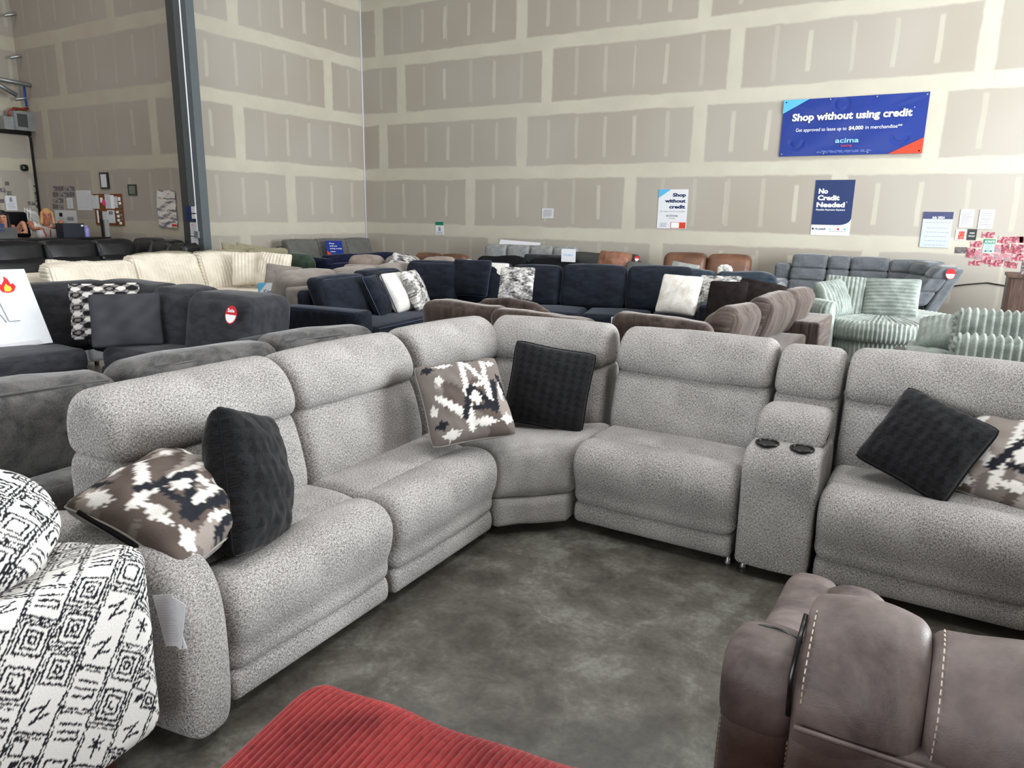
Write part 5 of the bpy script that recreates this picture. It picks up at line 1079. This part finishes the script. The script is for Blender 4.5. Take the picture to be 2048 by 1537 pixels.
for i,(u0,v0,u1,v1,k) in enumerate(SN):
    hor='far left' if u0<1935 else 'left' if u0<1962 else 'centre' if u0<1995 else 'right' if u0<2020 else 'far right'
    ver='top row' if v0<480 else 'second row' if v0<494 else 'third row' if v0<512 else 'bottom row'
    Board('snapshot','%s furniture snapshot, %s, %s of the cluster on the back wall'%('brown' if k==3 else 'rosy',ver,hor),'photo',((u0,v0),(u1,v0+1),(u1-2,v1),(u0-2,v1)),PH[k] if k<3 else PHD[1],group='furniture snapshots on the back wall',roll=.12*math.sin(i*2.3),simple=True,th=.003)
# ================================================================ OFFICE CORNER
YO=YA-.002
b=Board('picture_frame','black framed certificate above the cork board on the shaded office wall','picture frame',((200,345),(217,345),(220,378),(203,378)),M_plastic,val=YO,th=.02); b.poly('certificate',[(.14,.1),(.8,.1),(.8,.88),(.14,.88)],M_paper); b.lines(.22,.72,.2,.8,6,M_gink,1,.02)
b=Board('picture_frame','small dark green framed picture between the certificate and the foil sheet','picture frame',((256,369),(273,369),(275,391),(258,391)),plain('dark_green_frame',(46,54,46),.5),val=YO,th=.015); b.poly('picture',[(.15,.12),(.85,.12),(.85,.85),(.15,.85)],photo('sketch_picture',[(60,70,60),(120,130,116),(80,90,80),(140,146,130)],30,5))
# foil sheet: wrinkled
a0,a1,z0,z1=wallrect(((315,379),(352,379),(357,455),(321,455)),hy,YO); ft=thing('foil_sheet','wrinkled silver foil sheet with dark print hanging beside the steel column','banner',((a0+a1)/2,YO,z0))
nx,nz=36,70; V=[];F=[]; 
Pn=np.array([[i/nx*3.2,j/nz*8,0] for j in range(nz+1) for i in range(nx+1)]); Pn=np.stack([Pn[:,0]*.45+Pn[:,1]*.15,Pn[:,1]+.25*np.sin(Pn[:,0]*2),0*Pn[:,0]],-1); wv=_n3(Pn*1.9,3)*.016+_n3(Pn*4.5,9)*.006
for q_,(j,i) in enumerate(((j,i) for j in range(nz+1) for i in range(nx+1))):
    x=i/nx; y=j/nz; sag=.018*(math.sin(PI*x))*(1 if j==nz else y**6); V.append((a0+(a1-a0)*x+.008*math.sin(y*9)*(1 if x<.5 else .6)+.02*(.5-y)*0,YO-.028-wv[q_],z0+(z1-z0)*y-sag))
for j in range(nz):
    for i in range(nx): a=j*(nx+1)+i; F.append((a,a+1,a+nx+2,a+nx+1))
mobj('sheet',V,F,plain('silver_foil',(235,235,238),.22,.9,.8,.02),ft)
W_=a1-a0;H__=z1-z0
tfit('lettering','Welcome',(a0+W_*.45,YO-.045,z0+H__*.74),EX,EZ,W_*.45,H__*.035,M_ink,ft,.03); box('red_mark',(a0+W_*.75,YO-.046,z0+H__*.03),(a0+W_*.98,YO-.044,z0+H__*.09),M_redp,ft)
# cork board
cbd=Board('cork_board','cork board crowded with papers and a pink note on the shaded office wall','notice board',((187,388),(245,388),(249,452),(195,449)),M_cork,val=YO,th=.02,part='board')
def pin(x0,y0,x1,y1,m,lab='paper',r=0,lines=6,rl=0):
    cbd.poly(lab,[(x0,y0),(x1,y0+r),(x1-r,y1+r),(x0-r,y1)],m,.004+.0015*rl)
    if lines: 
        t=cbd.th; cbd.th=t+.004; cbd.lines(x0+.02,x1-.02,y0+.05,y1-.04,lines,M_gink,int(x0*100)+7,.008); cbd.th=t
pin(-.06,.52,.12,.95,M_paper); pin(.12,.52,.2,.96,M_paper,r=0,lines=4); pin(.42,.53,.62,.99,M_paper); pin(.62,.53,.74,.96,M_wt,lines=0); pin(.74,.56,.86,.92,M_paper,lines=3); pin(.88,.78,.97,.9,M_wt,lines=0)
pin(.25,.72,.34,.88,M_wt,lines=0); cbd.poly('pink_note',[(.30,.70),(.36,.62),(.45,.66),(.42,.80),(.35,.84)],M_pink,.008)
pin(.08,.06,.14,.47,M_wt,lines=0); pin(.14,.05,.24,.46,M_plastic,lines=0); pin(.28,.06,.46,.44,M_paper); pin(.46,.07,.72,.48,M_card,lines=7,rl=1); cbd.poly('photo',[(.52,.34),(.66,.35),(.65,.45),(.52,.45)],PHD[0],.009)
for i,(x,y) in enumerate(((.78,.38),(.88,.42),(.80,.25),(.90,.28),(.8,.12),(.9,.15),(.86,.03),(.9,.55),(.9,.66))): cbd.poly('photo',[(x,y),(x+.09,y+.01),(x+.08,y+.09),(x-.01,y+.08)],PHD[i%3] if i%2 else M_wt,.005)
b=Board('poster','large plain white sheet pinned left of the cork board','poster',((151,381),(180,381),(187,422),(157,420)),M_paper,val=YO); b.lines(.1,.9,.15,.9,9,M_gink,4,.006)
b=Board('notice','narrow pale notice among the snapshots in the office corner','notice',((134,396),(145,396),(147,418),(135,417)),M_paper,val=YO); b.lines(.2,.8,.15,.8,5,M_gink,5,.02)
b=Board('notice','wide paper notice low on the office wall behind the desk','notice',((109,422),(152,420),(156,447),(113,446)),M_paper,val=YO); b.poly('picture',[(.2,.5),(.35,.5),(.35,.8),(.2,.8)],M_ink); b.poly('picture',[(.55,.2),(.85,.2),(.85,.5),(.55,.5)],M_gink); b.lines(.1,.5,.1,.4,4,M_gink,6,.02)
def snapset(pts,fn,val,where,names):
    for i,(u,v,w_,h_) in enumerate(pts):
        Board('snapshot','dark-toned snapshot %s'%(names(i,u,v)),'photo',((u,v),(u+w_,v+1),(u+w_,v+h_),(u,v+h_)),PHD[i%3],fn=fn,val=val,group=where,roll=.06*math.sin(i*1.7),simple=True,th=.003)
ordn=['top','second','third','fourth','fifth']
snapset([(106+ c*11,372+r*12,10,10) for r in range(4) for c in range(4 if r<2 else 2)],hy,YO,'snapshots on the office wall right of the corner',lambda i,u,v:'in the %s row, %s column, right of the office corner'%(ordn[int((v-372)/12)],ordn[int((u-106)/11)]))
XO=XA+.002
snapset([(67,371,15,9),(69,383,14,8),(70,393,14,7),(71,401,14,8),(72,409,12,7),(55,403,15,8),(85,373,9,12),(95,372,8,14),(85,386,9,11),(95,387,8,11),(87,399,9,10),(97,399,7,12),(88,410,9,8),(10,363,8,8),(0,376,11,9),(14,382,9,8),(0,398,8,8)],hx,XO,'snapshots on the office box wall',lambda i,u,v:'on the office box wall, %s'%(['top of the left column','second in the left column','third in the left column','fourth in the left column','lowest in the left column','alone left of the columns','top of the middle column','top of the column by the cable','second in the middle column','second in the column by the cable','third in the middle column','third in the column by the cable','lowest in the middle column','small and alone, highest at far left','at the far left edge, middle height','green-tinted, above the printed notice','at the far left edge beside the notice'][i]))
b=Board('notice','white printed notice with a picture above the dark-haired person','notice',((9,392),(32,392),(35,422),(13,420)),M_card,fn=hx,val=XO); b.poly('picture',[(.35,.6),(.65,.6),(.6,.9),(.4,.9)],M_gink); b.lines(.15,.85,.15,.5,5,M_gink,1,.02)
cam2=thing('security_camera','small black dome camera on the office box wall','camera',tuple(hx(46,336,XO))); c=hx(46,336,XO)
hexa('dome',[c+np.array(d)*np.array([.06,.07,.07]) for d in((0,-1,-1),(2,-1,-1),(0,1,-1),(2,1,-1),(0,-1,1),(2,-1,1),(0,1,1),(2,1,1))],M_plastic,cam2,r=.05)
cb=thing('cable','black cable running down the corner edge of the office box','cable',(XA+.02,YA-.03,1.0)); tube('cord',[(XA-.05,YA-.35,3.14),(XA+.01,YA-.25,3.26),(XA+.02,YA-.10,3.20),(XA+.025,YA-.03,3.0),(XA+.02,YA-.03,1.0)],.022,M_rug,cb,6)
# water heater on the office box
hc=hx(40,240,XA-.0); wh=thing('water_heater','galvanised water heater unit standing on top of the office box','water heater',(XA-.1,7.6,3.13))
def onbox(u,v): return hx(u,v,XA+.02)
a=onbox(33,263); c=onbox(58,263); top=onbox(40,225)[2]
box('tank',(XA-.19,a[1]-.1,3.13),(XA+.22,c[1]+.1,top),M_gal,wh); box('panel',(XA+.22,a[1]-.05,3.2),(XA+.235,a[1]+.14,top-.05),M_steeld,wh)
d=onbox(4,262); e=onbox(17,262); box('side_tank',(XA-.17,d[1],3.13),(XA+.15,e[1]+.12,top-.12),M_gal,wh)
pp=thing('water_pipes','blue and red water pipes dropping to the heater on metal strut brackets','pipes',(XA-.1,8.2,3.3))
tube('blue_pipe',[onbox(57,168),onbox(59,190),onbox(63,216)],.025,M_bluep,pp,8); tube('blue_pipe',[onbox(47,170),onbox(50,195),onbox(53,212),onbox(58,212)],.02,M_bluep,pp,8); tube('copper_pipe',[onbox(63,216),onbox(45,219),onbox(28,217),onbox(19,223),onbox(17,234)],.03,M_copper,pp,8)
tube('upper_pipe',[onbox(50,125),onbox(54,168)],.02,M_gal,pp,8); tube('copper_pipe',[onbox(24,218),onbox(30,224),onbox(36,216)],.018,M_copper,pp,8)
for i,(u0,v0,u1,v1) in enumerate(((9,32,48,23),(20,116,60,108),(30,199,70,194))):
    s_=thing('strut_bracket','shiny metal strut bracket on the far left wall, %s'%['uppermost','middle one','lowest, just above the heater pipes'][i],'bracket',tuple(onbox(u0,v0)),0,'strut brackets at the left wall'); tube('bar',[onbox(u0,v0),onbox(u1,v1)],.03,M_alu,s_,4); tube('clamp',[onbox(u1-14,v1-1),onbox(u1-14,v1+6)],.02,M_gal,s_,6)
bm_=thing('support_beam','long grey sloping steel brace at the far left wall','beam',tuple(onbox(0,160))); tube('bar',[hx(-30,153,XA+.25),hx(94,177,XA+.25)],.045,M_gal,bm_,4); tube('brace',[hx(-20,160,XA+.25),hx(34,191,XA+.25)],.045,M_gal,bm_,4)
# notes on the column
XC=-12.30
hl=thing('brochure_holder','dark brochure holder with white leaflets fixed to the steel column','holder',tuple(hy(380,440,8.55)))
box('holder',tuple(hy(375,441,8.553)-np.array([0,.03,0])),tuple(hy(388,412,8.553)+np.array([0,.0,0])),M_nav,hl); p=hy(385,440,8.52); p2=hy(389,413,8.52)
box('leaflets',(p[0],8.51,p[2]+.02),(p2[0]+.02,8.525,p2[2]),M_paper,hl); box('slot_bar',(hy(375,427,8.52)[0],8.51,hy(376,428,8.52)[2]),(p2[0]+.02,8.525,hy(376,426,8.52)[2]),M_plastic,hl)
b=Board('notice','pale printed notice taped to the steel column under the brochure holder','notice',((380,445),(393,445),(395,472),(382,472)),M_paper,val=8.555); b.txt('NEED',.2,.75,.5,.09,M_redp); b.lines(.15,.85,.2,.65,5,M_gink,1,.02)
b=Board('notice','lowest printed notice with a dark square on the steel column','notice',((382,474),(396,474),(398,500),(384,500)),M_paper,val=8.555); b.poly('square',[(.3,.15),(.7,.15),(.7,.55),(.3,.55)],M_ink); b.lines(.15,.85,.7,.85,2,M_gink,1,.02)
# ---------------- counter, computer, people
DX=-14.1
ds=thing('counter','tall office counter behind the black leather sectional','counter',(-14.2,7.0,0)); box('counter_top',(-14.5,4.8,1.0),(-13.85,8.2,1.04),M_plastic,ds); box('front_panel',(-13.95,4.85,0),(-13.9,8.15,1.0),M_plastic,ds); box('front_panel',(-14.45,8.1,0),(-13.95,8.15,1.0),M_plastic,ds)
def cpos(u,v): return hx(u,v,-14.1)
a=cpos(0,480); b_=cpos(27,480)
lp=thing('laptop','open silver laptop with a blue label seen from behind on the office counter','laptop',(-14.1,(a[1]+b_[1])/2,1.04))
zt=cpos(12,455)[2]; slab('lid',[(-14.0,a[1]-.1,1.04),(-14.0,b_[1]+.02,1.04),(-13.985,a[1]-.1,1.04),(-13.985,b_[1]+.02,1.04),(-13.93,a[1]-.1,zt),(-13.93,b_[1]-.01,zt),(-13.915,a[1]-.1,zt),(-13.915,b_[1]-.01,zt)],M_alu,lp); box('keyboard_base',(-14.28,a[1]-.1,1.04),(-14.0,b_[1]+.02,1.055),M_alu,lp)
box('blue_label',(-13.945,a[1]-.06,1.04+.12),(-13.925,a[1]+.02,1.04+.25),M_nav,lp)
tb=thing('tablet','white tablet lying tilted on the counter before the blonde person','tablet',tuple(cpos(80,481))); quadbox('tablet_body',[cpos(58,484),cpos(102,480),cpos(100,476),cpos(60,481)],.02,M_wt,tb)
mn=thing('printer','dark boxy monitor back standing on the counter right of the blonde person','monitor',tuple(cpos(147,480)))
a=cpos(126,480);b_=cpos(168,478); box('casing',(-14.3,a[1],1.04),(-14.05,b_[1],cpos(147,447)[2]),plain('dark_blue_casing',(20,28,40),.4),mn); box('light_label',(-14.045,b_[1]-.06,cpos(147,453)[2]),(-14.04,b_[1]-.02,cpos(147,450)[2]),M_wt,mn)
a=cpos(176,472); lathe_=thing('water_bottle','lavender drinking bottle on the counter','bottle',(-14.15,a[1],1.04)); lathe('bottle_body',(-14.15,a[1],1.04),[(.055,0),(.06,.02),(.06,.15),(.05,.17)],M_lav,lathe_,16); lathe('cap',(-14.15,a[1],1.21),[(.045,0),(.045,.03),(.02,.045)],M_lav,lathe_,12)
a=cpos(212,475); rk=thing('metal_stand','slim chrome card stand on the counter left of the foil sheet','stand',(-14.15,a[1],1.04)); box('upright',(-14.15,a[1]-.05,1.04),(-14.12,a[1]-.01,1.36),M_plastic,rk); box('upright',(-14.15,a[1]+.01,1.04),(-14.12,a[1]+.10,1.36),M_alu,rk)
wr_=thing('wire_rack','white wire rack with loops on the office wall behind the blonde person','rack',tuple(hx(60,430,XA+.02)))
for i in range(6): tube('wire',[hx(50+i*4,418+i*1,XA+.02),hx(58+i*4,424+i*2,XA+.02),hx(66+i*4,438+i*2,XA+.02),hx(72+i*3,452,XA+.02)],.008,M_wt,wr_,5)
for u in(49,54,60): tube('wire',[hx(u,416,XA+.02),hx(u+3,470,XA+.02)],.009,M_wt,wr_,5)
for u0,lb in((36,'high-backed dark office chair behind the dark-haired person'),(98,'dark office chair behind the blonde person')):
    a=hx(u0,440,-15.5); oc=thing('office_chair',lb,'chair',(-15.5,a[1],0)); zt=hx(u0,424 if u0<50 else 452,-15.5)[2]
    hexa('backrest',[(-15.6,a[1]-.25,1.0),(-15.5,a[1]-.25,1.0),(-15.6,a[1]+.22,1.0),(-15.5,a[1]+.22,1.0),(-15.65,a[1]-.22,zt),(-15.55,a[1]-.22,zt),(-15.65,a[1]+.2,zt),(-15.55,a[1]+.2,zt)],M_blackc,oc,r=.045,n=4); box('seat',(-15.55,a[1]-.25,.72),(-15.05,a[1]+.22,.80),M_blackc,oc); lathe('stem',(-15.3,a[1],0),[(.25,0),(.25,.03),(.03,.08),(.03,.72)],M_plastic,oc,12)
def person(label,px,head_v,X,skin,hair,shirt,lean,arms,hl,tank=False):
    hc=hx(px,head_v,X); root=thing('person',label,'person',(X,hc[1],.8)); y0=hc[1]; zh=hc[2]
    me=bpy.data.meshes.new('body'); 
    pel=(X-.28,y0,.90); ch_=(X-.13,y0,zh-.34); nk=(X-.07,y0,zh-.16)
    vs=[pel,(X-.22,y0,1.12),ch_,nk,(X-.02,y0+lean*.02,zh-.06),(X,y0+lean*.03,zh+.02),(X-.01,y0+lean*.02,zh+.085)]; rd=[.15,.13,.15,.055,.065,.085,.06]; ed=[(0,1),(1,2),(2,3),(3,4),(4,5),(5,6)]
    for sg_,A_ in zip((-1,1),arms):
        b0=len(vs); P=[(X-.13,y0+sg_*.17,zh-.23)]+[(X+q[0],y0+sg_*q[1],q[2]) for q in A_]; vs+=P; rd+=[.06,.045,.032,.028]; ed+=[(2,b0),(b0,b0+1),(b0+1,b0+2),(b0+2,b0+3)]
        hd=np.array(P[3]); 
        for k in range(5):
            f0=len(vs); off=(k-2)*.016; q1=hd+np.array([.04 if k else .02,off-(.02*sg_ if not k else 0),-.005]); q2=q1+np.array([.035-.006*abs(k-2),off*.3,-.012]); vs+=[tuple(q1),tuple(q2)]; rd+=[.009,.008]; ed+=[(b0+3,f0),(f0,f0+1)]
    # thighs
    for sg_ in(-1,1): b0=len(vs); vs+=[(X+.1,y0+sg_*.1,.88),(X+.12,y0+sg_*.1,.45)]; rd+=[.08,.05]; ed+=[(0,b0),(b0,b0+1)]
    L0=np.array(root.location); me.from_pydata([tuple(np.array(v)-L0) for v in vs],ed,[]); me.materials.append(skin)
    o=bpy.data.objects.new('body',me); C.objects.link(o); o.parent=root
    sk=o.modifiers.new('skin','SKIN'); 
    for i,r_ in enumerate(rd): me.skin_vertices[0].data[i].radius=(r_,r_)
    me.skin_vertices[0].data[0].use_root=True; sb_=o.modifiers.new('sub','SUBSURF'); sb_.levels=2; sb_.render_levels=2; sk.use_smooth_shade=True
    H0=np.array((X,y0+lean*.03,zh))
    f=lambda d:H0+np.array(d)
    hexa('hair',[f(d) for d in((-.12,-.10,-.06),(.03,-.09,-.0),(-.12,.10,-.06),(.03,.09,-.0),(-.12,-.09,.13),(.06,-.08,.12),(-.12,.09,.13),(.06,.08,.12))],hair,root,r=.08,puff=(.01,.01,.02),wob=.006)
    for sg_ in(-1,1): hexa('hair_side',[f(d) for d in((-.10,sg_*.07,hl),(.04,sg_*.07,hl),(-.10,sg_*.13,hl),(.04,sg_*.13,hl),(-.10,sg_*.05,.08),(.05,sg_*.06,.08),(-.10,sg_*.10,.08),(.05,sg_*.10,.08))],hair,root,r=.03,wob=.010,seed=int(5+sg_))
    hexa('nose',[f(d) for d in((.07,-.014,-.03),(.105,-.01,-.03),(.07,.014,-.03),(.105,.01,-.03),(.07,-.008,.02),(.09,-.006,.02),(.07,.008,.02),(.09,.006,.02))],skin,root,r=.006,n=2)
    for sg_ in(-1,1): hexa('eye',[f((.078+.008*(i&1),sg_*.033+.013*(1 if i&2 else -1),.022+.007*(1 if i&4 else -1))) for i in range(8)],M_ink,root,r=.004,n=1)
    hexa('mouth',[f((.078+.01*(i&1),.022*(1 if i&2 else -1),-.055+.006*(1 if i&4 else -1))) for i in range(8)],M_redp,root,r=.004,n=1)
    w_=.215 if not tank else .165; zt=zh-.15 if not tank else zh-.30
    hexa('top',[(X-.40,y0-w_*.85,.95),(X-.07,y0-w_*.85,.95),(X-.40,y0+w_*.85,.95),(X-.07,y0+w_*.85,.95),(X-.30,y0-w_*.92,zt),(X-.02,y0-w_*.85,zt),(X-.30,y0+w_*.92,zt),(X-.02,y0+w_*.85,zt)],shirt,root,r=.09,puff=(.02,0,.02),wob=.008)
    if not tank:
        for sg_,A_ in zip((-1,1),arms): s0=np.array((X-.13,y0+sg_*.17,zh-.23)); s1=np.array((X+A_[0][0],y0+sg_*A_[0][1],A_[0][2])); tube('sleeve',[s0,s0*.8+s1*.2,s0*.45+s1*.55],[.075,.078,.072],shirt,root,12)
    else:
        for sg_ in(-1,1): tube('strap',[(X-.03,y0+sg_*.11,zt-.02),(X-.06,y0+sg_*.09,zh-.22),(X-.16,y0+sg_*.09,zh-.20)],.012,shirt,root,6)
    root.rotation_euler[2]=-.45
    return root,y0,zh
r1,y1,z1=person('dark-haired person in a black strappy top leaning over the laptop',9,437,-14.75,M_skin,M_hairb,M_blackc,-1,[[(.0,.24,1.32),(.30,.22,1.16),(.38,.20,1.13)],[(.02,.27,1.30),(.26,.30,1.14),(.36,.28,1.13)]],-.26,True)
r2,y2,z2=person('blonde person in a white short-sleeved top with a red lanyard at the counter',90,432,-14.75,M_skin2,M_hairl,M_tee,1,[[(-.02,.27,1.30),(.22,.20,1.17),(.30,.09,1.20)],[(-.02,.27,1.32),(.20,.18,1.20),(.30,.06,1.22)]],-.16)
tube('lanyard',[(-14.86,y2-.06,z2-.18),(-14.755,y2-.05,z2-.26),(-14.74,y2+.02,z2-.48)],.008,M_redp,r2,6); tube('lanyard',[(-14.86,y2+.07,z2-.18),(-14.755,y2+.06,z2-.26),(-14.74,y2+.03,z2-.48)],.008,M_redp,r2,6)
